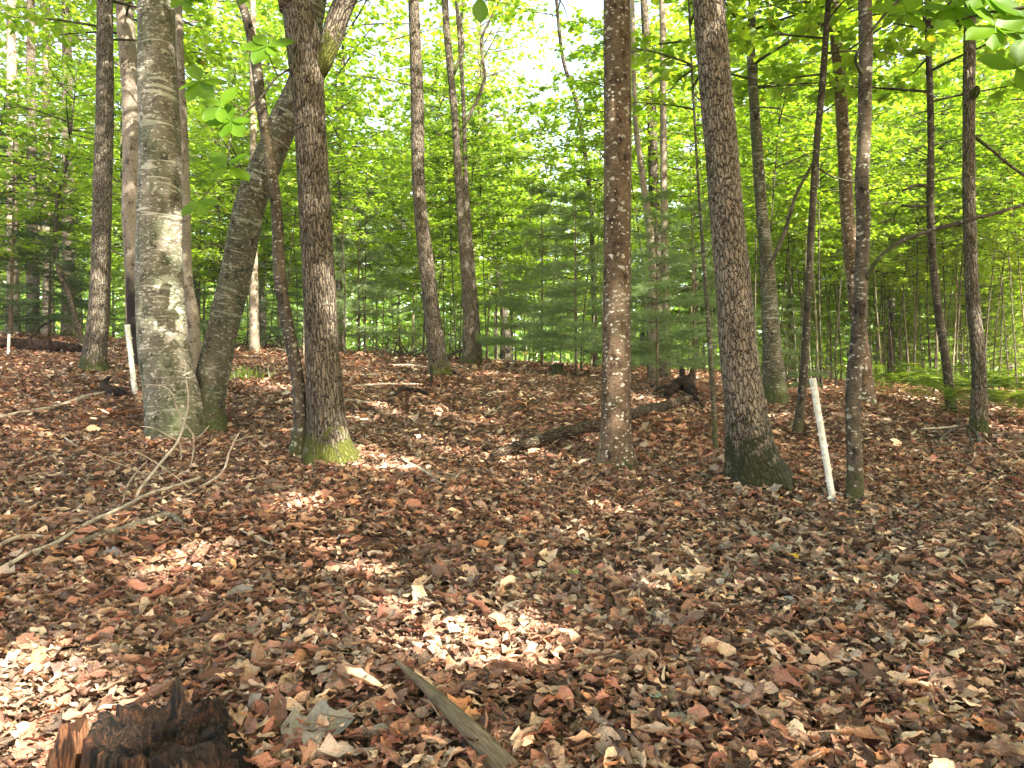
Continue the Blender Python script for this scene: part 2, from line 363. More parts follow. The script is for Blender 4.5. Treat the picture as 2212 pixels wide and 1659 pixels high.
# ------------------------------------------------------------------ foliage
LEAF_V = np.array([[0, 0, 0], [.30, .28, .05], [.26, .66, .04], [0, 1, -.06], [-.26, .66, .04], [-.30, .28, .05]])
LEAF_F = np.array([[0, 1, 2, 3], [0, 3, 4, 5]])
KITE_V = np.array([[0, 0, 0], [.36, .42, .04], [0, 1, 0], [-.36, .42, .04]]); KITE_F = np.array([[0, 1, 2, 3]])
def rot_about_z(v, a):
    c, s = np.cos(a), np.sin(a); return np.stack([v[:, 0] * c - v[:, 1] * s, v[:, 0] * s + v[:, 1] * c, v[:, 2]], -1)
def crown_leaves(rg, axis, z0, z1, Rmax, nbr, nleaf, size, prof='round', up=.25, flat=.5, wood=None, droop=0.0, wmat=None, cull_at=None):
    """branches leave the axis (function z->xy) between z0 and z1. returns leaf P, D, N; wood: MB for limbs."""
    per = max(4, nleaf // nbr); P = []; D = []; N = []
    for i in range(nbr):
        f = (i + rg.rand()) / nbr; z = z0 + (z1 - z0) * f
        if prof == 'round': L = Rmax * (0.35 + .65 * math.sin(pi * min(1, .12 + f * .8)))
        elif prof == 'cone': L = Rmax * (1.02 - f * .9)
        else: L = Rmax * (.55 + .45 * math.sin(pi * f))
        L *= .65 + .55 * rg.rand(); az = i * 2.399963 + rg.rand() * .8
        o = axis(z); st = np.array([o[0], o[1], z]); h = np.array([cos(az), sin(az), 0])
        side = np.array([-sin(az), cos(az), 0]); wob = (rg.rand() - .5) * .5
        def bp(t, L=L, st=st, h=h, side=side, wob=wob):
            t = np.asarray(t, float)
            return st + h * (L * t)[..., None] + side * (L * wob * t * t)[..., None] + np.array([0, 0, 1.]) * (L * (up * t - (up * .45 + droop) * t * t))[..., None]
        if wood is not None:
            C = bp(np.linspace(0, 1, 9)); okl = cull_at is None or sun_cull(C + np.asarray(cull_at)[None]).all(); r0 = .006 + .009 * L
            okl and tube(wood, C, np.linspace(r0, .004, 9), 4, cap=False)
        ntw = max(3, int(L * 3.2)); tt = .22 + .78 * (np.arange(ntw) + rg.rand(ntw)) / ntw
        lt = L * (.20 + .22 * rg.rand(ntw)) * (1.15 - .6 * tt); sg = np.where(np.arange(ntw) % 2 == 0, 1, -1)
        ang = sg * (.75 + .35 * rg.rand(ntw)); base = bp(tt)
        tw = rot_about_z(np.repeat(h[None], ntw, 0), ang); tw[:, 2] = (rg.rand(ntw) - .45) * .3
        if wood is not None and cull_at is None:
            for k in range(0, ntw):
                tube(wood, np.stack([base[k], base[k] + tw[k] * lt[k]]), [.005, .002], 3, cap=False)
        k = rg.randint(0, ntw, per); s = np.sqrt(rg.rand(per)) * 1.05
        p = base[k] + tw[k] * (lt[k] * s)[:, None] + rg.normal(0, .05 + .02 * L, (per, 3)) * np.array([1, 1, .55])
        d = rot_about_z(tw[k], (rg.rand(per) - .5) * 2.2); d[:, 2] += (rg.rand(per) - .75) * .7
        n = rg.normal(0, flat, (per, 3)); n[:, 2] += 1
        P.append(p); D.append(d); N.append(n)
    return np.vstack(P), np.vstack(D), np.vstack(N)
def leaves_mesh(name, rg, P, D, N, size, full=True, cull_at=None, mat='leaf'):
    if cull_at is not None:
        k = sun_cull(P + np.asarray(cull_at)[None]); P, D, N = P[k], D[k], N[k]
    mb = MB(); sc = size * (.65 + .7 * rg.rand(len(P)))
    scatter(mb, LEAF_V if full else KITE_V, LEAF_F if full else KITE_F, P, D, N, sc, rnd=rg.rand(len(P)), widths=.85 + .5 * rg.rand(len(P)))
    me = mb.mesh(name); me.materials.append(M[mat]); return me

# ------------------------------------------------------------------ traced trees
def traced(name, label, cat, path, mat, H=12, seg=20, rough=.03, Y=None, crown=None, group=None, flare=None, limbs=(), seed=1, dz_ground=.18, leafy=None, top_lean=None):
    """path rows (u, v, width px), top first; the last row is the foot. limbs: lists of (u,v,w,dy)"""
    u, v, w = path[-1]
    if Y is None: base = hit(u, v)
    else: base = at(u, v, Y); base[2] = G(base[0], base[1])
    Y0 = base[1]; k = Y0 / FP
    pts = [np.append(at(a, b, Y0), c * k / 2) for a, b, c in path[:-1]][::-1]
    foot = np.append(base, w * k / 2)
    lo = foot.copy(); lo[2] -= dz_ground; lo[3] *= 1.12
    pts = [lo, foot] + [p for p in pts if p[2] > foot[2] + .02]
    last, prev = pts[-1], pts[-2]
    dirn = (last[:3] - prev[:3]) / np.linalg.norm(last[:3] - prev[:3])
    if top_lean is not None: dirn = np.array(top_lean, float)
    if base[2] + H > last[2] + .3:
        for f in (.33, .66, 1.0):
            dz = (base[2] + H - last[2]) * f; dd = dirn / max(dirn[2], .5)
            q = last[:3] + np.array([dd[0] * dz * (1 - .3 * f), dd[1] * dz, dz])
            pts.append(np.append(q, max(.012, last[3] * (1 - .82 * f))))
    pts = np.array(pts); root = empty(name, base, label, cat, group)
    n = int(np.clip(H / .09 if k * w > .12 else H / .2, 24, 170))
    S = spline(pts, n); S[:, 3] = np.maximum(S[:, 3], .006)
    mb = MB()
    tube(mb, S[:, :3] - base, S[:, 3], seg, rough, seed, flare)
    for L in limbs:
        q = np.array([np.append(at(a, b, Y0 + dy), c * (Y0 + dy) / FP / 2) for a, b, c, dy in L])
        q = spline(q, 18); tube(mb, q[:, :3] - base, q[:, 3], 10 if seg > 14 else 6, rough, seed + 5)
    zs = S[:, 2] - base[2]
    axis = lambda z: (np.interp(z, zs, S[:, 0] - base[0]), np.interp(z, zs, S[:, 1] - base[1]))
    rg = np.random.RandomState(seed + 77)
    if crown:
        z0, z1, Rm, nbr, nl, size = crown
        P, D, N = crown_leaves(rg, axis, z0, z1, Rm, nbr, nl, size, wood=mb)
        cm = leaves_mesh('crown', rg, P, D, N, size, cull_at=base); link('crown', cm, None, root)
    if leafy:
        for (z0, z1, Rm, nbr, nl, size) in leafy:
            P, D, N = crown_leaves(rg, axis, z0, z1, Rm, nbr, nl, size, wood=mb)
            cm = leaves_mesh('leafy_shoots', rg, P, D, N, size, cull_at=base); link('leafy_shoots', cm, None, root)
    me = mb.mesh('trunk', smooth=True); me.materials.append(M[mat]); link('trunk', me, None, root)
    return root, base, axis

# ---- the setting: one ground sheet
def build_ground():
    xs = np.concatenate([np.linspace(-160, -14, 40), np.linspace(-13.8, 13.8, 185), np.linspace(14, 160, 40)])
    ys = np.concatenate([np.linspace(-60, -2, 24), np.linspace(-1.8, 28, 200), np.linspace(28.5, 60, 50), np.linspace(62, 210, 40)])
    X, Y = np.meshgrid(xs, ys, indexing='ij'); Z = G(X, Y)
    V = np.stack([X, Y, Z], -1).reshape(-1, 3); nx, ny = X.shape
    i = np.arange(nx - 1)[:, None] * ny; j = np.arange(ny - 1)[None]
    Q = np.stack([i + j, i + ny + j, i + ny + j + 1, i + j + 1], -1).reshape(-1, 4)
    me = mesh_np('ground', V, Q, smooth=True); o = link('ground', me, M['soil']); tag(o, 'brown woodland ground rising to a low crest', kind='structure')
build_ground()

# ---- leaf litter
PAL = np.array([[.18, .105, .065], [.29, .195, .125], [.105, .055, .036], [.38, .28, .185], [.17, .13, .095], [.24, .12, .078], [.06, .035, .024], [.30, .245, .185], [.48, .38, .26], [.14, .085, .062], [.23, .105, .07], [.085, .06, .042], [.38, .20, .095], [.22, .185, .15]])
PAL = (PAL * .93 + PAL.mean(1, keepdims=True) * .07) * np.array([[1.40, 1.34, 1.28]])
PW = np.array([13, 13, 8, 9, 8, 10, 6, 6, 5, 9, 7, 6, 4, 4.]); PW /= PW.sum()
def leaf_template(kind, rg, nl=7, curl=1.0):
    """grid leaf along +y, length 1"""
    t = np.linspace(0, 1, nl)
    if kind == 'oval': w = .30 * np.sin(pi * t ** .8) ** .8
    elif kind == 'oak': w = .30 * np.sin(pi * t ** .75) ** .7 * (1 + .38 * np.sin(t * 6.28 * 2.6 + rg.rand()))
    elif kind == 'maple': w = np.interp(t, [0, .14, .3, .42, .55, .7, .85, 1], [.02, .20, .48, .26, .42, .20, .12, 0])
    else: w = .17 * np.sin(pi * t ** .85) ** .9
    w = w * (1 + .12 * rg.normal(size=nl)); w[0] = .012; w[-1] = .004
    cols = np.array([-1, -.5, 0, .5, 1]) if nl > 5 else np.array([-1, 0, 1])
    rollk = rg.choice([-1, 1, 1]) * (.25 + 1.5 * rg.rand() ** 1.3) * curl; bend = rg.normal(0, .9) * curl; tw = rg.normal(0, .5) * curl; ph = rg.rand() * 6.28
    V = []
    for i, tt in enumerate(t):
        ro = rollk * (.6 + .6 * tt) + .5 * curl * math.sin(tt * 7 + ph)
        for c in cols:
            q = ro * c
            ro = ro if abs(ro) > .12 else .12; q = ro * c; x = w[i] * (math.sin(q) / ro); z = w[i] * (1 - math.cos(q)) / abs(ro) * np.sign(ro)
            z += .05 * curl * abs(c) * math.sin(tt * 9 + ph + c * 2)
            an = tw * (tt - .5); x, z = x * math.cos(an) - z * math.sin(an), x * math.sin(an) + z * math.cos(an)
            be = bend * (tt - .5); y = (math.sin(be) / bend) - z * math.sin(be) * .6; z = z * math.cos(be) + (1 - math.cos(be)) / bend + .035 * curl * math.sin(tt * 13 + ph * 3 + c)
            V.append((x, y, z + .02 * curl * rg.normal()))
    k = len(cols); F = []
    for i in range(nl - 1):
        for j in range(k - 1):
            a = i * k + j; F.append((a, a + 1, a + k + 1, a + k))
    return np.array(V), np.array(F)
def build_litter(name, y0, y1, dens, size, nl, curl, seed, side=.9, inner=None, label=None, lift=.042):
    rg = np.random.RandomState(seed); hw = lambda y: .70 * y + side
    A = (y1 - y0) * (hw(y0) + hw(y1)); n = int(A * dens)
    y = y0 + (y1 - y0) * rg.rand(int(n * 1.6)); x = (rg.rand(len(y)) * 2 - 1) * hw(y1)
    ok = np.abs(x) < hw(y)
    if inner is not None: ok &= np.abs(x) > .70 * y + inner - .1; ok |= (y < 1.25) & (np.abs(x) < hw(y))
    x, y = x[ok][:n], y[ok][:n]; n = len(x)
    yaw = rg.rand(n) * 6.283; tilt = np.clip(rg.normal(0, .32, n), -1.2, 1.2); D = np.stack([np.cos(yaw), np.sin(yaw), tilt], -1)
    N = np.stack([rg.normal(0, .42, n), rg.normal(0, .42, n), np.ones(n)], -1)
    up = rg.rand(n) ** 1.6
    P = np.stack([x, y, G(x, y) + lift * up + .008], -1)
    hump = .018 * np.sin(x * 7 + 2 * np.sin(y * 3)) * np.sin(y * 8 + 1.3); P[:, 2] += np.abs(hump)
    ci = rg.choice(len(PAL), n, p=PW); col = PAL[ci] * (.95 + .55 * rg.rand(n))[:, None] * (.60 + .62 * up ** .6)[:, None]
    # patches where the litter is redder or greyer
    pz = np.sin(x * .9 + 1.2 * np.sin(y * .7)) * np.sin(y * .8 + .5); col *= 1 + .10 * pz[:, None] * np.array([1, .1, -.3])[None]
    sz = size * np.clip(np.exp(rg.normal(0, .40, n)), .4, 1.9) * rg.choice([.45, 1.0, 1.55], n, p=[.36, .54, .10])
    mb = MB(); kinds = ['oval', 'oak', 'maple', 'lance', 'oval', 'oak', 'scrap']
    nt = 42; ti = rg.randint(0, nt, n)
    for k in range(nt):
        tv, tf = leaf_template(kinds[k % 7] if k % 7 < 6 else 'lance', rg, nl, curl)
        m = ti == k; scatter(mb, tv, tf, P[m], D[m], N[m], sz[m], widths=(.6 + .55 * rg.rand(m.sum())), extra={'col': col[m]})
    ns = int(n * .07)
    if nl > 3:
        for k in rg.randint(0, n, ns):   # leaf stalks and twig crumbs among the leaves
            a = rg.rand() * 6.28; L = size * (.5 + 1.4 * rg.rand()); d = np.array([cos(a), sin(a), rg.normal(0, .25)]) * L; b = P[k] + [0, 0, .006]
            C = np.stack([b, b + d * .5 + rg.normal(0, .12, 3) * L, b + d]); r0 = .0012 + .0016 * rg.rand() ** 3 * (1 + (rg.rand() < .1) * 2)
            t3 = MB(); tube(t3, C, [r0, r0 * .8, r0 * .5], 3, cap=False); cc = np.array([.30, .23, .15]) * (.3 + 1.0 * rg.rand())
            mb.add(t3.V[0], t3.Q[0], col=np.tile(cc, (len(t3.V[0]), 1)))
    me = mb.mesh(name, smooth=nl > 5); me.materials.append(M['litter']); return me
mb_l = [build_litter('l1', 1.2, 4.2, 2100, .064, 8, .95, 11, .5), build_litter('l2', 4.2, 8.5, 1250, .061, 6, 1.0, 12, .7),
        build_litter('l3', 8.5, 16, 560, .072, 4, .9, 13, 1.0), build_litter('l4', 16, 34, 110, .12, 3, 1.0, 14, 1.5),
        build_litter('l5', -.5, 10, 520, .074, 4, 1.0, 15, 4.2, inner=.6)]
for me, lab in zip(mb_l, ['curled brown dead leaves covering the ground nearest the viewer', 'brown leaf litter around the feet of the nearest trunks',
                          'reddish brown leaf litter on the slope below the crest', 'thin brown leaf litter along the crest of the slope', 'brown leaf litter spreading beyond both edges of the photo']):
    me.name = 'leaf_litter'; tag(link('leaf_litter', me), lab, 'leaf litter', kind='stuff')

# ---- the main trees
FR = lambda *a: a
traced('lichen_maple', 'thick grey-green trunk with white horizontal lichen bands, foot behind the pale dead branch', 'tree',
       [(336, -20, 72), (342, 165, 82), (345, 330, 88), (344, 600, 97), (355, 750, 102), (372, 850, 112), (382, 945, 128)], 'beech', H=13, seg=40, rough=.022,
       crown=(6.6, 13, 3.4, 40, 5200, .11), flare=(.14, .5, [(1.2, 1), (3.5, 1), (5.2, .8)]), seed=3)
r_, b_, a_ = traced('leaning_maple', 'mossy trunk leaning right out of the foot of the thick lichen-banded trunk', 'tree',
       [(700, -120, 40), (672, 60, 46), (650, 170, 50), (615, 260, 58), (577, 350, 62), (538, 450, 64), (508, 600, 66), (484, 700, 66), (462, 800, 70), (450, 880, 74), (448, 935, 92)], 'maple', H=11, seg=32, rough=.035,
       crown=(6.8, 11, 3.0, 30, 3600, .11), flare=(.14, .4, [(1, 1), (4, 1)]), seed=4)
traced('pale_slender_tree', 'pale slender tree half hidden close behind the lichen-banded trunk', 'tree',
       [(383, -20, 18), (390, 150, 18), (396, 300, 20), (400, 450, 21), (404, 600, 23), (418, 700, 28), (421, 820, 30)], 'pale', H=13, seg=14, crown=(8, 13, 2.5, 24, 2400, .11), seed=5, Y=10.5)
traced('grey_barked_tree', 'rough grey-brown trunk with a dark mossy foot, left of the pole-thin white stake', 'tree',
       [(227, -20, 32), (227, 100, 34), (225, 300, 36), (222, 400, 37), (218, 560, 40), (213, 680, 45), (206, 760, 50), (202, 805, 64)], 'grey', H=15, seg=24, rough=.03,
       crown=(5.4, 14, 3.0, 40, 4600, .13), flare=(.15, .4, [(1, 1), (3, 1), (5, 1)]), seed=6)
traced('charred_tree', 'pale trunk blackened by fire at its foot, just behind the lichen-banded trunk', 'tree',
       [(267, -20, 36), (275, 100, 38), (283, 200, 38), (284, 350, 34), (280, 450, 32), (286, 560, 30), (292, 650, 34), (300, 790, 46)], 'char', H=16, seg=20, rough=.03, crown=(5.6, 15, 3.0, 40, 4600, .13), seed=7)
traced('crooked_dark_tree', 'thin crooked dark stem with pale blotches, touching the left side of the forked oak', 'tree',
       [(508, -30, 16), (530, 30, 18), (550, 120, 21), (566, 240, 23), (580, 320, 23), (594, 420, 23), (600, 500, 25), (605, 600, 27), (621, 700, 28), (640, 800, 28), (648, 900, 30), (643, 990, 44)], 'fleck', H=8.5, seg=20, rough=.04,
       crown=(5.6, 8.5, 2.2, 24, 2600, .11), flare=(.1, .5, [(3, 1), (5, 1)]), seed=8)
r_oak, b_oak, a_oak = traced('forked_oak', 'furrowed brown oak trunk forking at the top, yellow moss on its flared root', 'tree',
       [(624, -40, 58), (640, 0, 62), (655, 90, 74), (666, 200, 68), (672, 300, 66), (680, 450, 68), (688, 600, 70), (694, 720, 72), (700, 820, 78), (705, 900, 84), (709, 960, 96), (712, 992, 122)], 'oak', H=13, seg=44, rough=.022,
       crown=(6.2, 13, 3.6, 44, 5200, .11), flare=(.16, .95, [(.2, 1), (1.5, .7), (2.9, 1), (4.2, .9), (5.4, 1.3)]), seed=9,
       limbs=[[(680, 165, 40, .0), (706, 110, 44, .02), (730, 40, 46, .05), (765, -40, 44, .1), (850, -220, 30, .3), (920, -420, 14, .6)]], top_lean=(-.12, .1, 1))
traced('curving_oak', 'gently curving furrowed trunk standing in the middle of the clearing', 'tree',
       [(893, -20, 24), (897, 100, 25), (902, 250, 28), (904, 400, 28), (913, 500, 31), (925, 600, 34), (936, 700, 37), (946, 780, 42), (950, 815, 56)], 'oak', H=15, seg=24, rough=.03,
       crown=(7.2, 15, 3.2, 38, 4200, .13), flare=(.14, .5, [(1, 1), (3, 1), (5, 1)]), seed=10)
traced('branching_oak', 'straight furrowed trunk with one kinked bare limb on its right side', 'tree',
       [(960, -20, 14), (964, 50, 15), (975, 175, 16), (984, 275, 16), (992, 400, 19), (1004, 550, 23), (1011, 650, 24), (1013, 760, 32), (1013, 792, 42)], 'grey', H=16, seg=18, rough=.03,
       crown=(10.5, 16, 3.2, 34, 3400, .12), limbs=[[(985, 297, 8, 0), (1012, 255, 7, .05), (1046, 177, 8, .1), (1043, 130, 6, .1), (1040, 85, 6, .15), (1060, 40, 5, .2), (1090, -20, 4, .3)],
       [(980, 160, 9, 0), (1000, 105, 8, .1), (996, 50, 7, .2), (1003, -20, 7, .3)]], seed=11)
traced('slender_oak', 'thin grey trunk tight behind the trunk with the kinked limb', 'tree',
       [(985, -20, 8), (1000, 200, 9), (1007, 400, 11), (1018, 560, 12), (1030, 700, 14), (1034, 785, 20)], 'grey', H=16, seg=12, crown=(10, 16, 2.5, 24, 2000, .12), seed=12, Y=19)
traced('dark_footed_tree', 'slim tree with a black lower trunk right of the kinked-limb tree', 'tree',
       [(1035, -20, 8), (1041, 225, 9), (1051, 325, 9), (1061, 450, 11), (1068, 550, 12), (1083, 625, 15), (1091, 700, 20), (1093, 778, 28)], 'dark', H=15, seg=14, crown=(9.5, 15, 2.8, 26, 2400, .12), seed=13)
traced('thin_dark_tree', 'thin dark stem leaning left, in front of the pale sky gap right of centre', 'tree',
       [(1200, -20, 7), (1216, 125, 8), (1246, 225, 9), (1266, 350, 10), (1275, 430, 10), (1282, 600, 11), (1286, 785, 14)], 'dark', H=15, seg=10, crown=(9.5, 15, 2.8, 26, 2000, .12), seed=14, Y=21)
traced('spotted_maple', 'straight dark brown trunk dotted with white lichen and a green mossy collar', 'tree',
       [(1333, -20, 58), (1334, 300, 60), (1333, 600, 60), (1331, 800, 62), (1330, 920, 66), (1330, 975, 76), (1331, 1012, 100)], 'snag', H=14, seg=40, rough=.012,
       crown=(6.6, 14, 3.4, 40, 5200, .11), flare=(.08, .25, [(1, 1), (3, 1), (5, 1)]), seed=15)
traced('pale_thin_tree', 'straight thin pale stem close to the right of the lichen-dotted trunk', 'tree',
       [(1431, -20, 14), (1433, 300, 15), (1435, 500, 16), (1438, 640, 16), (1440, 790, 20)], 'pale', H=15, seg=12, crown=(9, 15, 2.6, 26, 2400, .12), seed=16, Y=16)
traced('leaning_pale_tree', 'thin pale stem leaning left behind the pine boughs', 'tree',
       [(1366, -20, 8), (1370, 180, 10), (1374, 275, 12), (1390, 400, 14), (1404, 500, 17), (1409, 650, 18), (1411, 800, 20)], 'pale', H=14, seg=12, crown=(9, 14, 2.4, 22, 2000, .12), seed=17, Y=15.5)
traced('twin_stem_tree', 'middle-sized grey trunk behind the two thin pale stems and the pine', 'tree',
       [(1390, -20, 16), (1400, 150, 18), (1408, 250, 20), (1414, 450, 23), (1424, 600, 25), (1432, 790, 28)], 'grey', H=16, seg=14, crown=(10, 16, 2.8, 26, 2400, .12), seed=18, Y=18)
traced('plated_ash', 'large trunk with plated bark and a broad dark foot, leaning slightly left', 'tree',
       [(1528, -20, 66), (1543, 150, 68), (1557, 300, 70), (1568, 450, 72), (1582, 600, 76), (1594, 750, 80), (1606, 850, 86), (1615, 930, 96), (1627, 1000, 116), (1640, 1045, 140)], 'ash', H=14, seg=44, rough=.018,
       crown=(6.4, 14, 3.6, 44, 5200, .11), flare=(.18, .75, [(.1, 1.4), (1.3, .6), (2.4, .8), (3.5, .9), (5, 1.1)]), seed=19)
traced('bent_maple', 'dark-topped trunk with a slight bend, standing behind the plated trunk', 'tree',
       [(1626, -20, 16), (1622, 100, 18), (1627, 200, 21), (1636, 320, 24), (1645, 450, 25), (1655, 550, 28), (1662, 650, 34), (1668, 750, 38), (1677, 832, 54)], 'maple', H=14, seg=20, rough=.03,
       crown=(4.6, 13, 3.0, 40, 4600, .14), flare=(.12, .3, [(1, 1), (4, 1)]), seed=20, Y=11.5)
traced('slim_dark_tree', 'slim dark stem left of the tall white stake, a dead limb crossing it', 'tree',
       [(1790, -10, 12), (1784, 80, 13), (1775, 200, 14), (1765, 300, 14), (1758, 400, 15), (1752, 520, 15), (1745, 650, 16), (1738, 780, 17), (1730, 870, 19), (1722, 937, 24)], 'dark', H=10, seg=14, rough=.04,
       crown=(4.4, 10, 2.2, 28, 3000, .13), limbs=[[(1757, 352, 7, 0), (1720, 420, 7, -.1), (1695, 500, 8, -.2), (1665, 570, 8, -.25), (1640, 618, 6, -.3)], [(1770, 365, 4, 0), (1800, 382, 4, .1), (1850, 395, 3, .2)]], seed=21)
traced('lichened_tree', 'lichen-flecked stem just right of the tall white stake, with a long arching twig', 'tree',
       [(1868, -20, 27), (1870, 100, 28), (1868, 200, 28), (1867, 300, 27), (1862, 390, 28), (1865, 480, 28), (1860, 600, 29), (1856, 700, 31), (1846, 790, 32), (1842, 880, 33), (1846, 1000, 33), (1846, 1088, 40)], 'fleck', H=10, seg=24, rough=.03,
       crown=(5.8, 10, 2.8, 32, 3800, .11), limbs=[[(1866, 615, 11, 0), (1885, 575, 9, -.1), (1930, 530, 8, -.15), (2010, 498, 8, -.2), (2100, 474, 8, -.3), (2212, 442, 7, -.35), (2320, 400, 5, -.4)],
       [(1868, 170, 9, 0), (1848, 130, 7, -.1), (1862, 95, 6, -.15), (1900, 45, 6, -.2), (1950, -10, 5, -.3)]], seed=22)
traced('red_brown_tree', 'red-brown trunk crossing behind the lichen-flecked stem beside the stake', 'tree',
       [(1797, -20, 23), (1812, 150, 26), (1822, 300, 27), (1830, 450, 28), (1838, 550, 29), (1848, 650, 30), (1862, 760, 32), (1873, 880, 42)], 'snag', H=12, seg=20, rough=.03,
       crown=(4.8, 12, 2.8, 34, 4200, .13), seed=23)
traced('stubby_dark_tree', 'slim black trunk with two short dead stubs on its left side', 'tree',
       [(2004, -20, 12), (2006, 100, 13), (2011, 300, 14), (2010, 475, 16), (2024, 650, 17), (2046, 800, 18), (2056, 893, 24)], 'dark', H=12, seg=14, rough=.04,
       crown=(4.4, 12, 2.6, 34, 3800, .13), limbs=[[(2008, 403, 8, 0), (1980, 400, 7, -.05), (1950, 412, 6, -.1)], [(2006, 443, 7, 0), (1978, 446, 6, -.05), (1948, 444, 6, -.1)]], seed=24)
traced('grey_green_tree', 'grey-green furrowed trunk at the right with a dry burl near the top', 'tree',
       [(2096, -20, 22), (2095, 60, 23), (2093, 200, 25), (2093, 400, 26), (2096, 520, 27), (2101, 640, 27), (2112, 750, 28), (2115, 850, 30), (2113, 942, 40)], 'grey', H=12, seg=20, rough=.03,
       crown=(4.6, 12, 2.8, 32, 3600, .13), limbs=[[(2100, 292, 8, 0), (2140, 322, 7, .2), (2175, 352, 6, .3), (2230, 392, 6, .4)], [(2098, 215, 14, -.12), (2106, 200, 20, -.16), (2112, 185, 8, -.2)]], seed=25)
traced('crooked_sapling', 'crooked dark sapling leaning left beside the grey trunk with the mossy foot', 'tree',
       [(150, 300, 6), (140, 370, 8), (124, 430, 9), (122, 560, 10), (150, 640, 11), (180, 745, 13)], 'dark', H=6.5, seg=10, rough=.05, crown=(2.6, 6.5, 1.8, 26, 2600, .10), seed=26)
traced('sunlit_pale_tree', 'pale far trunk catching sun between the leaning trunk and the crooked dark stem', 'tree',
       [(546, -20, 12), (547, 300, 15), (548, 560, 17), (550, 752, 22)], 'pale', H=17, seg=12, crown=(10, 17, 2.8, 26, 2200, .13), seed=27, Y=19)
traced('narrow_sapling', 'narrow knobbly sapling close to the left side of the plated trunk', 'tree',
       [(1520, 560, 8), (1526, 640, 9), (1534, 760, 10), (1541, 860, 10), (1546, 975, 11)], 'maple', H=5.2, seg=10, rough=.08, crown=(3.4, 5.2, 1.1, 12, 500, .09), seed=28)
for k, (u, w, Y, lab) in enumerate([(28, 27, 22, 'broad far trunk nearest the left edge of the wood'), (70, 25, 22, 'second far trunk from the left edge behind the fallen dark log'),
                                    (104, 24, 24, 'third far trunk from the left edge behind the fallen dark log'), (148, 28, 23, 'far trunk just left of the mossy-footed grey trunk')]):
    traced('far_trunk_tree', lab, 'tree', [(u - 4, -20, w * .6), (u - 2, 300, w * .8), (u, 600, w * .9), (u, 740, w * 1.15)], ['pale', 'grey'][k % 2], H=18, seg=12, crown=(9, 18, 3.2, 30, 2600, .13), seed=30 + k, Y=Y)

# ------------------------------------------------------------------ prototypes for the background wood
def proto_tree(seed, H, rt, z0, Rm, nbr, nl, size, lean=.4, full=True, up=.25, mat='sap', prof='round', lmat='leaf', flat=.5):
    rg = np.random.RandomState(seed); ph = rg.rand(4) * 6.28; az = rg.rand() * 6.28
    z = np.linspace(-.3, H, 30); f = np.clip(z / H, 0, 1)
    x = lean * f * f * cos(az) + .06 * H * .1 * np.sin(f * 7 + ph[0]); y = lean * f * f * sin(az) + .06 * H * .1 * np.sin(f * 6 + ph[1])
    mb = MB(); tube(mb, np.stack([x, y, z], -1), rt * (1 - .86 * f) * (1 + .5 * np.exp(-np.clip(z, 0, 9) / .12)), 8, .05, seed)
    axis = lambda q: (np.interp(q, z, x), np.interp(q, z, y))
    P, D, N = crown_leaves(rg, axis, z0, H, Rm, nbr, nl, size, prof=prof, up=up, wood=mb, flat=flat)
    tm = mb.mesh('trunk', True); tm.materials.append(M[mat])
    return tm, leaves_mesh('crown', rg, P, D, N, size, full, mat=lmat)
def put(name, protos, x, y, s, rz, label, cat, group, sz=None):
    tm, cm = protos; e = empty(name, (x, y, float(G(x, y))), label, cat, group); e.rotation_euler = (0, 0, rz); e.scale = (s, s, sz or s)
    link('trunk', tm, None, e); link('crown', cm, None, e); return e
MARKS = [(216, 'grey mossy-footed trunk'), (345, 'lichen-banded trunk'), (490, 'leaning trunk'), (612, 'crooked stem'), (690, 'forked oak'), (930, 'curving trunk'), (1011, 'kinked-limb trunk'), (1085, 'dark-footed tree'),
         (1331, 'lichen-dotted trunk'), (1437, 'pale thin stem'), (1586, 'plated trunk'), (1660, 'bent trunk'), (1745, 'slim dark stem'), (1852, 'lichen-flecked stem'), (2024, 'stubby dark trunk'), (2101, 'grey-green trunk')]
def where(u):
    L = [m for x, m in MARKS if x <= u]; Rr = [m for x, m in MARKS if x > u]
    if not L: return 'left of the ' + Rr[0]
    if not Rr: return 'right of the ' + L[-1]
    return 'between the %s and the %s' % (L[-1], Rr[0])
UND = [proto_tree(100 + i, 6.8, .04, 2.0, 2.3, 46, 4600, .125, flat=.42, mat=['sap', 'dark', 'grey', 'sap'][i]) for i in range(4)]   # understory
CAN = [proto_tree(120 + i, 15, .13, 4.6, 3.6, 84, 6200, .185, mat=['grey', 'pale', 'dark', 'maple'][i]) for i in range(4)]           # canopy trees
SAP = [proto_tree(140 + i, 8.5, .021, 3.4, 1.5, 30, 2000, .11, lean=1.1, flat=.45, mat=['dark', 'sap', 'dark'][i]) for i in range(3)]  # thicket stems
def place_bg(n, ulo, uhi, ylo, yhi, protos, srange, name, label, group, seed, avoid=14, zs=(1, 1)):
    rg = np.random.RandomState(seed)
    for i in range(n):
        u = ulo + (uhi - ulo) * (i + rg.rand()) / n; y = ylo + (yhi - ylo) * rg.rand()
        if protos is CAN and (1165 < u < 1225): continue
        x = (u - W0 / 2) / FP * y; s = srange[0] + (srange[1] - srange[0]) * rg.rand()
        k = rg.randint(len(protos)); bm = protos[k][0].materials[0].name.split('_')[0].replace('sapling', 'brown').replace('maple', 'mottled'); lb = '%s-barked %s %s, %s' % (bm, 'nearer' if y < (ylo + yhi) / 2 else 'farther', label, where(u))
        put(name, protos[k], x, y, s, rg.rand() * 6.28, lb, 'tree', group, sz=s * (zs[0] + (zs[1] - zs[0]) * rg.rand()))
place_bg(15, -150, 2350, 24, 36, CAN, (.8, 1.15), 'canopy_tree', 'tall background tree', 'tall trees of the background wood', 1)
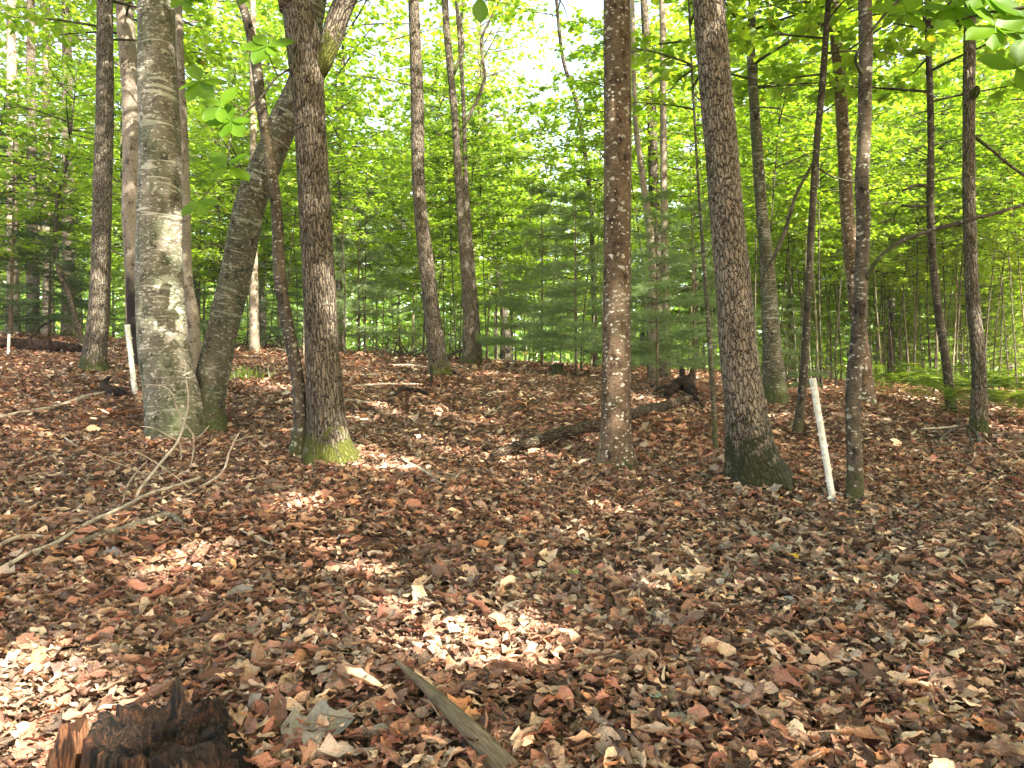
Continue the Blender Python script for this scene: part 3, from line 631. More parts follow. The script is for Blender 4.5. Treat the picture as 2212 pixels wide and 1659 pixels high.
place_bg(20, -150, 2350, 38, 60, CAN, (.85, 1.2), 'canopy_tree', 'tall background tree', 'tall trees of the background wood', 2)
place_bg(11, -120, 840, 17, 28, UND, (.75, 1.15), 'understory_tree', 'leafy understory tree', 'understory trees on the left', 3)
place_bg(6, 760, 1560, 25, 34, UND, (.8, 1.2), 'understory_tree', 'leafy small tree', 'understory trees in the middle', 4)
place_bg(6, 1560, 2330, 24, 36, UND, (.8, 1.2), 'understory_tree', 'leafy understory tree', 'understory trees on the right', 5)
place_bg(22, -150, 2350, 30, 50, UND, (1.0, 1.5), 'understory_tree', 'small leafy tree deep back', 'understory trees deep in the wood', 6)
place_bg(96, 1620, 2330, 15.5, 34, SAP, (.8, 1.2), 'thicket_sapling', 'thin thicket sapling', 'saplings of the right-hand thicket', 7)
place_bg(50, 440, 1600, 17, 34, SAP, (.7, 1.05), 'thicket_sapling', 'thin sapling beyond the crest', 'saplings beyond the crest', 8)

LOW = [proto_tree(160 + i, 4.2, .02, .3, 1.9, 36, 2800, .12, flat=.45) for i in range(2)]
place_bg(14, 1560, 2320, 24, 40, LOW, (.8, 1.3), 'understory_shrub', 'shrub', 'leafy shrubs behind the thicket', 22)
place_bg(20, -100, 2320, 32, 48, LOW, (.8, 1.3), 'understory_shrub', 'leafy shrub', 'leafy shrubs beyond the crest', 21)

# far-off wood, one mass
def far_wood():
    rg = np.random.RandomState(9); n = 70000
    y = 62 + 45 * rg.rand(n); x = (rg.rand(n) * 2 - 1) * (y * .8 + 5)
    g = G(x, y); hmax = 11 + 4 * np.sin(x * .31 + 1) + 3 * np.sin(x * .77) + 2 * np.sin(x * 1.9 + y)
    z = g + .5 + (hmax) * rg.rand(n)
    P = np.stack([x, y, z], -1); D = rg.normal(size=(n, 3)); N = rg.normal(0, .5, (n, 3)); N[:, 2] += .9
    mb = MB(); scatter(mb, KITE_V, KITE_F, P, D, N, .5 + .5 * rg.rand(n), rnd=rg.rand(n))
    me = mb.mesh('far_wood'); me.materials.append(M['far']); tag(link('far_wood', me), 'bright green mass of the far-off wood', 'woodland', kind='stuff')
far_wood()

# trees outside the frame to the right and behind, whose crowns shade the clearing
for k, (x, y) in enumerate([(-3.2, -5.6), (1, -6.5), (5, -7), (9.5, -7.6), (3.2, -2.6), (8.4, -3), (11.4, -3.6), (15.2, -3), (7.6, 1.2), (11.6, 1), (16, 1.2), (12.8, 5), (17.2, 5.6), (5, -11.2), (0, -10.4), (2.9, .9), (-3.6, -1.6)]):
    rg = np.random.RandomState(300 + k); g = float(G(x, y)); H = 13.5
    e = empty('shade_tree', (x, y, g), 'tall broadleaved tree outside the frame shading the clearing', 'tree', 'shade trees beside the viewer')
    mb = MB(); z = np.linspace(-.3, H, 40); tube(mb, np.stack([.2 * np.sin(z * .4 + k), .15 * np.cos(z * .5 + k), z], -1), .17 * (1 - .8 * np.clip(z / H, 0, 1)), 12, .03, k)
    P, D, N = crown_leaves(rg, lambda q: (0, 0), 6.0, H, 4.1, 60, 9500, .15, wood=mb, flat=.6, cull_at=(x, y, g))
    cm = leaves_mesh('crown', rg, P, D, N, .155, cull_at=(x, y, g)); tm = mb.mesh('trunk', True); tm.materials.append(M['grey'])
    link('trunk', tm, None, e); link('crown', cm, None, e)

# ------------------------------------------------------------------ conifers
NEED_V = np.array([[-.012, 0, 0], [.012, 0, 0], [.004, 1, 0], [-.004, 1, 0]]); NEED_F = np.array([[0, 1, 2, 3]])
def proto_pine(seed, H, R0, whorls, tuft, needles, mat, ww=1.0, hem=False):
    rg = np.random.RandomState(seed); mb = MB(); nb = MB()
    tube(mb, [[0, 0, -.2], [.02, .01, H * .5], [0, 0, H]], [.035 * H / 4, .022 * H / 4, .006], 8, .03, seed)
    P = []; D = []
    for i in range(whorls):
        f = (i + .3) / whorls; z = .35 + (H - .35) * f; L = R0 * (1.02 - f) ** .8 * (.8 + .35 * rg.rand())
        if i == whorls - 1: L = .25
        for b in range(5 if not hem else 4):
            az = b * 6.283 / 5 + rg.rand() * .9 + i; h = np.array([cos(az), sin(az), 0]); LL = L * (.7 + .45 * rg.rand())
            t = np.linspace(0, 1, 6)[:, None]; zz = z + rg.normal() * .05
            C = np.array([0, 0, zz]) + h * LL * t + np.array([0, 0, 1.]) * LL * ((.28 * t - (.22 if not hem else .45) * t * t))
            tube(mb, C, np.linspace(.010, .003, 6), 4, cap=False)
            ns = max(3, int(LL / tuft)); 
            for k in range(ns):
                tt = .2 + .8 * (k + rg.rand()) / ns; c = C[0] + (C[-1] - C[0]) * tt; c[2] = np.interp(tt, np.linspace(0, 1, 6), C[:, 2])
                for sd in (-1, 1):
                    a2 = az + sd * (.6 + .4 * rg.rand()); d = np.array([cos(a2), sin(a2), .12 * rg.normal()]); l2 = LL * .36 * (1.15 - tt) + .05
                    tube(mb, np.stack([c, c + d * l2]), [.004, .0015], 3, cap=False)
                    m = max(1, int(l2 / (tuft * .8)))
                    for q in range(m + 1): P.append(c + d * l2 * (q + .3) / (m + .3)); D.append(d)
            P.append(C[-1]); D.append(h)
    P = np.array(P); D = np.array(D); n = len(P)
    PP = np.repeat(P, needles, 0) + rg.normal(0, .012, (n * needles, 3)); DD = np.repeat(D, needles, 0) + rg.normal(0, .62 if not hem else .5, (n * needles, 3)) * (np.array([1, 1, 1.]) if not hem else np.array([1, 1, .25]))
    scatter(nb, NEED_V, NEED_F, PP, DD, rg.normal(size=(n * needles, 3)), (.105 if not hem else .075) * (.7 + .5 * rg.rand(n * needles)), rnd=rg.rand(n * needles), widths=np.full(n * needles, 1.5 * ww))
    tm = mb.mesh('trunk', True); tm.materials.append(M['sap']); cm = nb.mesh('needles'); cm.materials.append(M[mat]); return tm, cm
PIN = [proto_pine(200 + i, 4.0, 1.7, 9, .13, 20, 'needle', 1.3) for i in range(3)]
HEM = [proto_pine(210 + i, 5.0, 1.9, 15, .12, 14, 'hemlock', 2.2, True) for i in range(2)]
def conifer(protos, k, u, v, s, rz, label, Y=None, name='young_pine', group='young conifers of the understory'):
    if Y is None: P = hit(u, v); x, y = P[0], P[1]
    else: y = Y; x = (u - W0 / 2) / FP * y
    tm, cm = protos[k % len(protos)]; e = empty(name, (x, y, float(G(x, y))), label, 'tree', group); e.rotation_euler = (0, 0, rz); e.scale = (s, s, s)
    link('trunk', tm, None, e); link('needles', cm, None, e)
conifer(PIN, 0, 1170, 0, 1.15, .3, 'soft blue-green young pine behind the mossy stump at the crest', Y=19)
conifer(PIN, 1, 1245, 0, 1.05, 2.0, 'blue-green young pine just left of the lichen-dotted trunk', Y=16.5)
conifer(PIN, 2, 1420, 0, .92, 1.1, 'feathery young pine between the lichen-dotted trunk and the plated trunk', Y=13.5)
conifer(PIN, 0, 1500, 0, .95, 4.0, 'taller young pine partly hidden behind the plated trunk', Y=15.5)
conifer(PIN, 1, 1700, 0, .42, 3.3, 'knee-high young pine right of the plated trunk', Y=12)
conifer(PIN, 2, 775, 0, 1.2, 2.3, 'young pine just right of the forked oak, behind the crest', Y=21)
conifer(HEM, 0, 20, 0, 1.15, .2, 'dark hemlock at the left edge behind the fallen dark log', Y=18, name='young_hemlock')
conifer(HEM, 1, 105, 0, 1.0, 1.9, 'dark hemlock left of the mossy-footed grey trunk', Y=20, name='young_hemlock')
conifer(HEM, 0, 430, 0, .8, 2.9, 'dark hemlock showing behind the gap beside the leaning trunk', Y=22, name='young_hemlock')
conifer(HEM, 1, 600, 0, .75, 4.1, 'dark hemlock behind the crooked dark stem', Y=21, name='young_hemlock')

# ------------------------------------------------------------------ broad near leaves
def big_leaf_template(nl=7):
    t = np.linspace(0, 1, nl); w = .26 * np.sin(pi * t ** 1.15) ** .8; w[0] = .01; w[-1] = .0; V = []; F = []
    for i, tt in enumerate(t):
        for c in (-1, -.5, 0, .5, 1): V.append((w[i] * c, tt, -.12 * tt * tt + .05 * abs(c)))
    for i in range(nl - 1):
        for j in range(4):
            a = i * 5 + j; F.append((a, a + 1, a + 6, a + 5))
    return np.array(V), np.array(F)
BLV, BLF = big_leaf_template()
def leaf_whorl(mb, P, rg, n, L, droop=.35, yaw0=None, face=None):
    """n leaflets spreading from one point, roughly facing the viewer from below"""
    a0 = rg.rand() * 6.28 if yaw0 is None else yaw0
    a = a0 + np.arange(n) * 6.283 / max(n, 5) * (1 if n > 4 else 1) + rg.normal(0, .12, n)
    D = np.stack([np.cos(a), .3 * np.sin(a) - .2, np.sin(a) * .8 - droop * .7 + rg.normal(0, .08, n)], -1)
    N = np.stack([rg.normal(0, .2, n), -.85 + rg.normal(0, .2, n), np.ones(n) * .6], -1)
    scatter(mb, BLV, BLF, np.repeat(P[None], n, 0), D, N, L * (.75 + .4 * rg.rand(n)), rnd=rg.rand(n), widths=np.full(n, 1.25))
def leafy_branch(name, label, cat, lines, whorls, Y, L, seed, parent=None, pbase=None, n=5, mat='leaf2', group=None):
    rg = np.random.RandomState(seed); P0 = at(lines[0][0][0], lines[0][0][1], Y) if pbase is None else pbase
    e = parent if parent is not None else empty(name, P0, label, cat, group)
    tb = MB(); lb = MB()
    for Ln in lines:
        q = np.array([np.append(at(a, b, Y + dy), w * Y / FP / 2) for a, b, w, dy in Ln]); q = spline(q, 14)
        tube(tb, q[:, :3] - P0, q[:, 3], 6, .04, seed)
    for (a, b, dy, k) in whorls: leaf_whorl(lb, at(a, b, Y + dy) - P0, rg, k, L)
    tm = tb.mesh('twig', True); tm.materials.append(M['dark']); lm = lb.mesh('leaves', True); lm.materials.append(M[mat])
    link('twig', tm, None, e); link('leaves', lm, None, e)
leafy_branch('leafy_branch', None, None, [[(648, 140, 5, 0), (600, 165, 4, -.2), (560, 215, 4, -.4), (512, 262, 4, -.5), (496, 310, 3, -.6), (492, 365, 2, -.6)], [(600, 165, 3, -.2), (585, 130, 2, -.3), (575, 100, 2, -.3)],
    [(496, 305, 3, -.6), (560, 450, 3, .1), (578, 480, 3, .3)], [(530, 385, 3, -.4), (470, 395, 2, -.5), (428, 440, 2, -.6)], [(540, 245, 3, -.4), (470, 205, 2, -.5), (432, 190, 2, -.5)]],
    [(432, 178, -.5, 5), (500, 262, -.55, 5), (478, 232, -.6, 4), (578, 100, -.3, 5), (494, 362, -.6, 4), (432, 435, -.6, 3)],
    b_oak[1], .22, 51, parent=r_oak, pbase=b_oak)
leafy_branch('overhanging_branch', 'bright green broad-leaved branch hanging into the top right corner close to the viewer', 'branch',
    [[(2360, -60, 12, 0), (2230, 10, 8, 0), (2120, 30, 5, .05), (2010, 60, 4, .1), (1930, 50, 3, .1)], [(2230, 10, 6, 0), (2215, 60, 4, 0), (2190, 150, 3, -.1)], [(2360, 100, 6, 0), (2230, 120, 4, 0)]],
    [(1960, 30, .1, 4), (2060, 20, .1, 5), (2150, 60, .0, 5), (2195, 150, -.1, 4), (2120, -15, .05, 5), (2215, 40, 0, 5)], 3.0, .15, 52)
leafy_branch('hanging_leaf_twig', 'single dark green leaf hanging at the top edge near the middle of the photo', 'leaf',
    [[(1040, -80, 3, 0), (1036, -20, 2, 0), (1035, 2, 2, 0)]], [], 2.4, .1, 53) if False else None
def top_leaf():
    P0 = at(1036, -6, 2.6); e = empty('hanging_leaf', P0, 'dark green leaf dangling at the top edge, left of the pale sky gap', 'leaf')
    lb = MB(); scatter(lb, BLV, BLF, np.zeros((1, 3)), np.array([[.05, .1, -1.]]), np.array([[.2, -1., .1]]), .085, rnd=np.array([.05]), widths=np.array([1.3]))
    lm = lb.mesh('blade', True); lm.materials.append(M['leaf2']); link('blade', lm, None, e)
    tb = MB(); q = [at(1036, -6, 2.6) - P0, at(1030, -60, 2.6) - P0, at(1010, -200, 2.7) - P0, at(900, -420, 3.2) - P0]; tube(tb, spline(q, 12), .002, 5); tm = tb.mesh('stalk', True); tm.materials.append(M['dark']); link('stalk', tm, None, e)
top_leaf()
leafy_branch('leafy_shoot', 'large-leaved shoot hanging at the top beside the lichen-banded trunk', 'branch', [[(430, -260, 5, .2), (410, -120, 4, .1), (400, -20, 3, 0)], [(410, -120, 4, .1), (500, -60, 3, 0), (540, 10, 2, 0)]], [(400, -5, 0, 5), (432, -25, 0, 4), (540, -10, 0, 4)], 5.0, .13, 54)

# ------------------------------------------------------------------ fallen wood
def gpt(u, v, up=0.0):
    P = hit(u, v); P[2] += up; return P
def fallen(name, label, cat, lines, mat, seed, rough=.05, group=None, seg=8):
    """lines: first one lies on the ground: (u,v,w,up); the others may stand free: (u,v,w,None,Y)"""
    P0 = gpt(lines[0][0][0], lines[0][0][1]); e = empty(name, P0, label, cat, group); names = ['stem'] + ['side_branch'] * 40
    for i, Ln in enumerate(lines):
        q = []
        for r in Ln:
            if len(r) == 4:
                P = gpt(r[0], r[1]); P[2] += r[3] + .022 + r[2] * P[1] / FP * .45
            else: P = at(r[0], r[1], r[4])
            q.append(np.append(P, r[2] * P[1] / FP / 2))
        q = np.array(q); L = np.linalg.norm(np.diff(q[:, :3], axis=0), axis=1).sum(); q = spline(q, int(np.clip(L / .05, 8, 60)))
        rg = np.random.RandomState(seed + i); q[1:-1, :3] += rg.normal(0, .10, (len(q) - 2, 3)) * q[1:-1, 3:4] * 1.2
        mb = MB(); tube(mb, q[:, :3] - P0, q[:, 3], seg if i == 0 else 6, rough, seed + i); me = mb.mesh(names[i], True); me.materials.append(M[mat]); link(names[i], me, None, e)
    return e
Yb = hit(291, 1096)[1]
def fb(pts, Y0=None, Y1=None):
    pts = [(a, b, w * .82) for a, b, w in pts]
    Y0 = Y0 or Yb; Y1 = Y1 or Y0; n = len(pts)
    return [(a, b, w, None, Y0 + (Y1 - Y0) * i / max(1, n - 1)) for i, (a, b, w) in enumerate(pts)]
fallen('dead_branch', 'long pale dead branch with upright twigs left in front of the lichen-banded trunk', 'fallen branch', [
    [(-60, 1272, 8, .02), (0, 1249, 9, .02), (60, 1218, 9, .025), (111, 1200, 9, .03), (190, 1152, 9, .03), (266, 1118, 8, .04), (320, 1088, 7, .04), (369, 1073, 7, .04), (432, 1053, 6, .05)],
    fb([(432, 1053, 7), (480, 1021, 6), (494, 980, 5), (508, 950, 4), (516, 936, 3)], Yb + .25, Yb + .4), fb([(505, 954, 3), (535, 944, 3), (568, 941, 2)], Yb + .4, Yb + .6),
    fb([(291, 1100, 9), (300, 1060, 8), (325, 1028, 8), (354, 991, 7), (384, 954, 7), (398, 914, 6), (404, 885, 5), (407, 860, 4), (402, 818, 3)], Yb, Yb + .35),
    fb([(398, 914, 5), (388, 895, 5), (380, 877, 5), (373, 851, 4), (354, 834, 3), (314, 831, 2)], Yb + .25, Yb + .1), fb([(398, 914, 5), (417, 939, 5), (419, 965, 4), (415, 990, 4), (411, 1011, 3)], Yb + .25, Yb + .3),
    fb([(419, 952, 3), (438, 936, 3), (452, 919, 2)], Yb + .28, Yb + .3), fb([(388, 954, 5), (362, 940, 4), (339, 928, 4), (318, 922, 3), (302, 921, 2)], Yb + .2, Yb), fb([(388, 954, 4), (391, 970, 4), (391, 995, 3)], Yb + .2, Yb + .2),
    fb([(325, 1028, 4), (290, 1015, 4), (258, 1002, 3), (225, 990, 3), (192, 976, 2)], Yb + .1, Yb - .2), fb([(410, 1056, 4), (380, 1030, 4), (354, 1011, 4), (318, 988, 3), (288, 971, 2)], Yb + .15, Yb),
    fb([(260, 1111, 4), (266, 1085, 4), (269, 1068, 4), (280, 1040, 3), (295, 1020, 3), (318, 995, 2)], Yb, Yb - .1), fb([(111, 1198, 4), (108, 1188, 3), (112, 1180, 3)], Yb - .6, Yb - .6), fb([(328, 1030, 4), (350, 1022, 3), (376, 1015, 2)], Yb + .1, Yb + .2)], 'dead', 60)
fallen('lichened_limb', 'thick short lichen-covered limb lying just below the long pale dead branch', 'fallen branch',
    [[(160, 1192, 13, 0), (184, 1182, 15, 0), (258, 1164, 15, .01), (332, 1142, 15, .02), (369, 1137, 14, .03), (402, 1155, 12, 0)]], 'limb', 75, .09, seg=12)
fallen('dead_branch', 'short pale stick at the left edge below the dead branch', 'fallen branch', [[(-40, 1215, 8, 0), (20, 1185, 9, .02), (60, 1176, 8, .02), (108, 1175, 6, .01)]], 'dead', 76)
fallen('fallen_pole', 'long straight pale pole on the litter left of the lichen-banded trunk', 'log', [[(-60, 923, 7, 0), (0, 908, 8, 0), (122, 886, 8, .005), (180, 866, 7, .005), (229, 855, 6, .01)]], 'dead', 77)
fallen('fallen_stick', 'thin dark stick lying above the long pale pole', 'stick', [[(-20, 876, 5, 0), (40, 866, 5, 0), (110, 862, 5, .02), (140, 856, 3, .02)]], 'dark', 78)
fallen('fallen_log', 'dark rotten log lying across the far left behind the mossy-footed trunk', 'log', [[(-60, 755, 22, 0), (0, 757, 24, 0), (80, 760, 24, 0), (140, 764, 22, 0), (172, 766, 18, 0)], [(60, 752, 5, 0.1), (90, 742, 5, .35), (130, 728, 4, .6)]], 'rot', 79, .1, seg=12)
fallen('rotten_chunk', 'knobbly black wood chunk at the right end of the long pale pole', 'log', [[(221, 842, 10, .02), (236, 856, 16, .01), (258, 862, 18, .0), (282, 864, 10, 0)], [(226, 845, 9, .02), (232, 838, 9, .08), (240, 834, 4, .1)]], 'rot', 80, .15, seg=10)
fallen('fallen_log', 'long rotten log lying behind the lichen-dotted trunk, its near end broken', 'log', [[(1062, 1004, 13, .03), (1090, 996, 21, .035), (1140, 980, 23, .035), (1210, 958, 23, .035), (1295, 939, 24, .03), (1357, 917, 22, .03), (1430, 892, 20, .02), (1490, 874, 16, .02)], [(1040, 1012, 6, .0), (1060, 1004, 12, .0), (1090, 996, 16, .02)]], 'log', 81, .09, seg=14)
fallen('root_mass', 'dark tangled uprooted root mass at the far end of the rotten log', 'stump', [[(1442, 864, 16, .0), (1462, 852, 24, .05), (1482, 852, 24, .06), (1502, 864, 16, 0)], [(1478, 850, 14, .1), (1470, 830, 9, .3), (1462, 812, 4, .5)], [(1485, 850, 14, .1), (1500, 828, 8, .3), (1520, 818, 4, .4)], [(1490, 858, 12, 0.05), (1514, 880, 9, 0), (1530, 895, 5, 0)], [(1455, 858, 12, 0.05), (1432, 852, 8, .08), (1405, 858, 4, 0)]], 'rot', 82, .16, seg=12)
fallen('fallen_stick', 'forked pale stick on the litter right of the forked oak', 'stick', [[(867, 1005, 5, .03), (892, 1018, 6, .02), (920, 1032, 6, .02), (950, 1054, 5, .01), (978, 1077, 4, .01)], [(915, 1028, 4, .02), (970, 1038, 3, .03), (1021, 1050, 3, .02)], [(960, 1060, 3, .02), (985, 1050, 3, .05), (998, 1042, 2, .08)]], 'dead', 83)
fallen('fallen_stick', 'short black stick with an upright stub in front of the curving trunk', 'stick', [[(853, 862, 6, .01), (868, 852, 9, .02), (900, 853, 9, .02), (930, 858, 8, .01), (960, 856, 4, 0)], [(930, 848, 5, .0), (932, 835, 7, .12), (931, 822, 4, .22)]], 'rot', 84)
fallen('fallen_stick', 'curved black stick lying right of the foot of the curving trunk', 'stick', [[(955, 818, 5, 0), (975, 812, 6, .03), (1000, 820, 5, 0)]], 'rot', 85)
fallen('fallen_branch', 'dark forked dead branch in front of the grey-green trunk at the right', 'fallen branch', [[(2020, 968, 5, .0), (2050, 950, 6, .06), (2090, 946, 7, .1), (2112, 958, 9, .04), (2114, 975, 9, 0)], [(2090, 946, 4, .08), (2106, 990, 3, 0), (2108, 1004, 3, 0)]], 'dark', 86)
fallen('fallen_stick', 'long thin stick slanting down on the far right litter', 'stick', [[(2036, 1000, 4, .02), (2090, 1016, 5, .02), (2135, 1032, 5, .02), (2185, 1050, 3, 0)], [(2148, 1030, 5, .02), (2180, 1030, 6, .02), (2200, 1045, 4, 0)]], 'dark', 87)
fallen('fallen_stick', 'black stick lying right of the lichen-flecked stem', 'stick', [[(1945, 955, 4, .02), (1990, 962, 6, .01), (2030, 967, 7, 0), (2070, 975, 4, 0)]], 'dark', 88)
STK = [((1505, 958), (1560, 944), 5, 'dark'), ((1380, 862), (1440, 850), 6, 'log'), ((1250, 880), (1296, 868), 4, 'dead'), ((760, 842), (905, 835), 5, 'dead'), ((770, 816), (870, 822), 4, 'dead'), ((1130, 880), (1172, 862), 5, 'dark'),
       ((1050, 860), (1110, 850), 4, 'dead'), ((1370, 1100), (1490, 1040), 4, 'dead'), ((1345, 1105), (1510, 1085), 3, 'dark'), ((1560, 1060), (1470, 1010), 4, 'dark'), ((510, 1050), (590, 1035), 3, 'dead'), ((40, 1020), (150, 985), 6, 'dead'),
       ((130, 945), (170, 975), 4, 'dead'), ((520, 1160), (590, 1190), 4, 'dead'), ((1800, 1130), (1960, 1150), 4, 'dark'), ((1650, 1010), (1740, 1000), 4, 'dark'), ((560, 1430), (660, 1440), 6, 'dead'), ((2040, 1140), (2130, 1100), 4, 'dead'),
       ((1200, 1260), (1290, 1300), 4, 'dark'), ((1900, 1290), (1700, 1260), 4, 'dark'), ((690, 1480), (760, 1500), 9, 'dead'), ((840, 795), (940, 800), 4, 'dead'), ((740, 870), (820, 880), 4, 'dead'), ((1990, 935), (2090, 925), 5, 'dead'), ((1070, 1080), (1140, 1060), 3, 'dark')]
rs = np.random.RandomState(17)
for i, ((a, b), (c, d), w, mt) in enumerate(STK):
    m1 = (a * .6 + c * .4 + rs.normal() * 5, b * .6 + d * .4 + rs.normal() * 4); fallen('fallen_stick', 'short %s stick on the %s litter %s' % ('pale' if mt == 'dead' else 'dark', 'foreground' if b > 1200 else 'middle' if b > 960 else 'far', where(a)), 'stick', [[(a, b, w * .8, .015), (*m1, w, .02), (c, d, w * .6, .01)]], mt, 300 + i, group='loose short sticks on the litter')

# brush behind the crest
def brush(u0, u1, v, n, seed, label):
    rg = np.random.RandomState(seed); P0 = hit((u0 + u1) / 2, v + 4); e = empty('brush_pile', P0, label, 'brush pile'); mb = MB(); hw = (u1 - u0) / FP * P0[1] / 2
    for i in range(n):
        x = rg.uniform(-hw, hw); y = rg.uniform(-.7, .7); b = np.array([x, y, float(G(P0[0] + x, P0[1] + y)) - P0[2]])
        L = .5 + 1.0 * rg.rand(); az = rg.rand() * 6.28; el = abs(rg.normal(.5, .4)); d = np.array([cos(az) * cos(el), sin(az) * cos(el), sin(el)])
        C = spline(np.stack([b, b + d * L * .5 + rg.normal(0, .1, 3), b + d * L + rg.normal(0, .18, 3) - [0, 0, .1]]), 9); C[:, 2] = np.maximum(C[:, 2], b[2] - .02)
        tube(mb, C, np.linspace(.018 + .014 * rg.rand(), .005, 9), 5, .08, i)
    me = mb.mesh('brush', True); me.materials.append(M['dark']); link('sticks', me, None, e)
brush(815, 1000, 772, 46, 5, 'tangle of dark dead sticks piled around the foot of the curving trunk')
brush(430, 660, 752, 36, 6, 'tangle of dark dead sticks behind the leaning trunk')
brush(1660, 1800, 832, 18, 7, 'low heap of dark sticks behind the tall white stake')

# ------------------------------------------------------------------ mossy stump by the pine, rotten stump, shard
def stump(name, label, P0, r, h, mat, seed, seg=70, jag=.35, rings=22, tall=None, wall=.22):
    rg = np.random.RandomState(seed); e = empty(name, P0, label, 'stump'); th = np.linspace(0, 2 * pi, seg, endpoint=False)
    ridge = .07 * np.sin(th * 5 + 1) + .05 * np.sin(th * 11 + 2) + .045 * np.abs(np.sin(th * 17 + rg.rand() * 6)) + .012 * rg.normal(size=seg)
    hh = h * (1 - jag * (.5 + .5 * np.sin(th * 3 + rg.rand() * 6)) * np.interp(th, np.sort(rg.rand(40)) * 6.28, rg.uniform(.5, 1, 40))) * (1 + .035 * rg.normal(size=seg))
    if tall is not None:
        for ang, am, wd in tall: hh = hh + h * am * np.exp(-(np.angle(np.exp(1j * (th - ang))) / wd) ** 2)
    mb = MB(); t = np.linspace(0, 1, rings)
    def shell(rr, inner):
        V = []; bk = []
        for k in range(rings):
            f = t[k]; rad = r * rr * (1 + .45 * (1 - f) ** 2.2 * (0 if inner else 1)) * (1 + ridge) * (1 - .05 * f)
            z = -.15 + (hh + .15) * f; V.append(np.stack([np.cos(th) * rad, np.sin(th) * rad, z], -1)); bk.append(np.stack([np.cos(th) * r, np.sin(th) * r, z], -1))
        return np.vstack(V), np.vstack(bk)
    V1, b1 = shell(1.0, False); V2, b2 = shell(1 - wall, True); n = rings * seg
    i = np.arange(rings - 1)[:, None] * seg; j = np.arange(seg)[None]; jn = (j + 1) % seg
    Q1 = np.stack([i + j, i + jn, i + seg + jn, i + seg + j], -1).reshape(-1, 4); Q2 = Q1[:, ::-1] + n
    l = (rings - 1) * seg; jj = np.arange(seg); jj2 = (jj + 1) % seg; Q3 = np.stack([l + jj, l + jj2, n + l + jj2, n + l + jj], -1)
    V = np.vstack([V1, V2]); V[:, :2] += (V[:, 2:3] * np.array([[.04, .05]])); mb.add(V, np.vstack([Q1, Q2, Q3]), bk=np.vstack([b1, b2]))
    me = mb.mesh('rotten_wall', False); me.materials.append(M[mat]); link('rotten_wall', me, None, e)
    mc = MB(); k = 40; a = np.linspace(0, 2 * pi, k, endpoint=False); Vc = [[0, 0, h * .42]]; 
    for q in (.35, .78): Vc += [[cos(x) * r * q, sin(x) * r * q, h * (.42 + .05 * math.sin(5 * x + q * 9))] for x in a]
    F = [[0, 1 + i2, 1 + (i2 + 1) % k, -1] for i2 in range(k)] + [[1 + i2, 1 + k + i2, 1 + k + (i2 + 1) % k, 1 + (i2 + 1) % k] for i2 in range(k)]
    mc.add(np.array(Vc), np.array(F), bk=np.array(Vc)); me = mc.mesh('rotten_heart', True); me.materials.append(M['soil']); link('rotten_heart', me, None, e)
    return e
def grainmat(name, stops, red):
    m, nt, out = newmat(name); T = NT(nt); bk = T.attr('bk').outputs['Vector']; w2 = T.mix(.02, bk, T.noise(bk, 25, 3).outputs['Color'])
    g = T.noise(T.mapv(w2, (1, 1, .05)), 120, 6, .65).outputs[0]; f = T.noise(T.mapv(bk, (1, 1, .1)), 34, 3, .6).outputs[0]; b2 = T.noise(bk, 9, 3, .6).outputs[0]
    c = T.mix(T.ramp(b2, [(.5, 0), (.68, .8)]), T.ramp(g, stops), T.mix(1.0, T.ramp(g, stops), red, 'MULTIPLY'))
    c = T.mix(T.ramp(f, [(.40, 1), (.47, 0)]), c, tuple(x * .4 for x in stops[0][1]))
    T.bsdf(out, c, .85, T.bump(T.math('ADD', g, T.math('MULTIPLY', f, 1.5)), 1.0, .02), .25); M[name] = m
grainmat('rotten_grain', [(.32, (.006, .004, .003)), (.52, (.03, .018, .011)), (.72, (.11, .062, .034))], (2.2, 1.3, .9))
grainmat('orange_grain', [(.32, (.05, .02, .010)), (.52, (.17, .075, .035)), (.72, (.38, .20, .10))], (1.2, 1.0, .9))
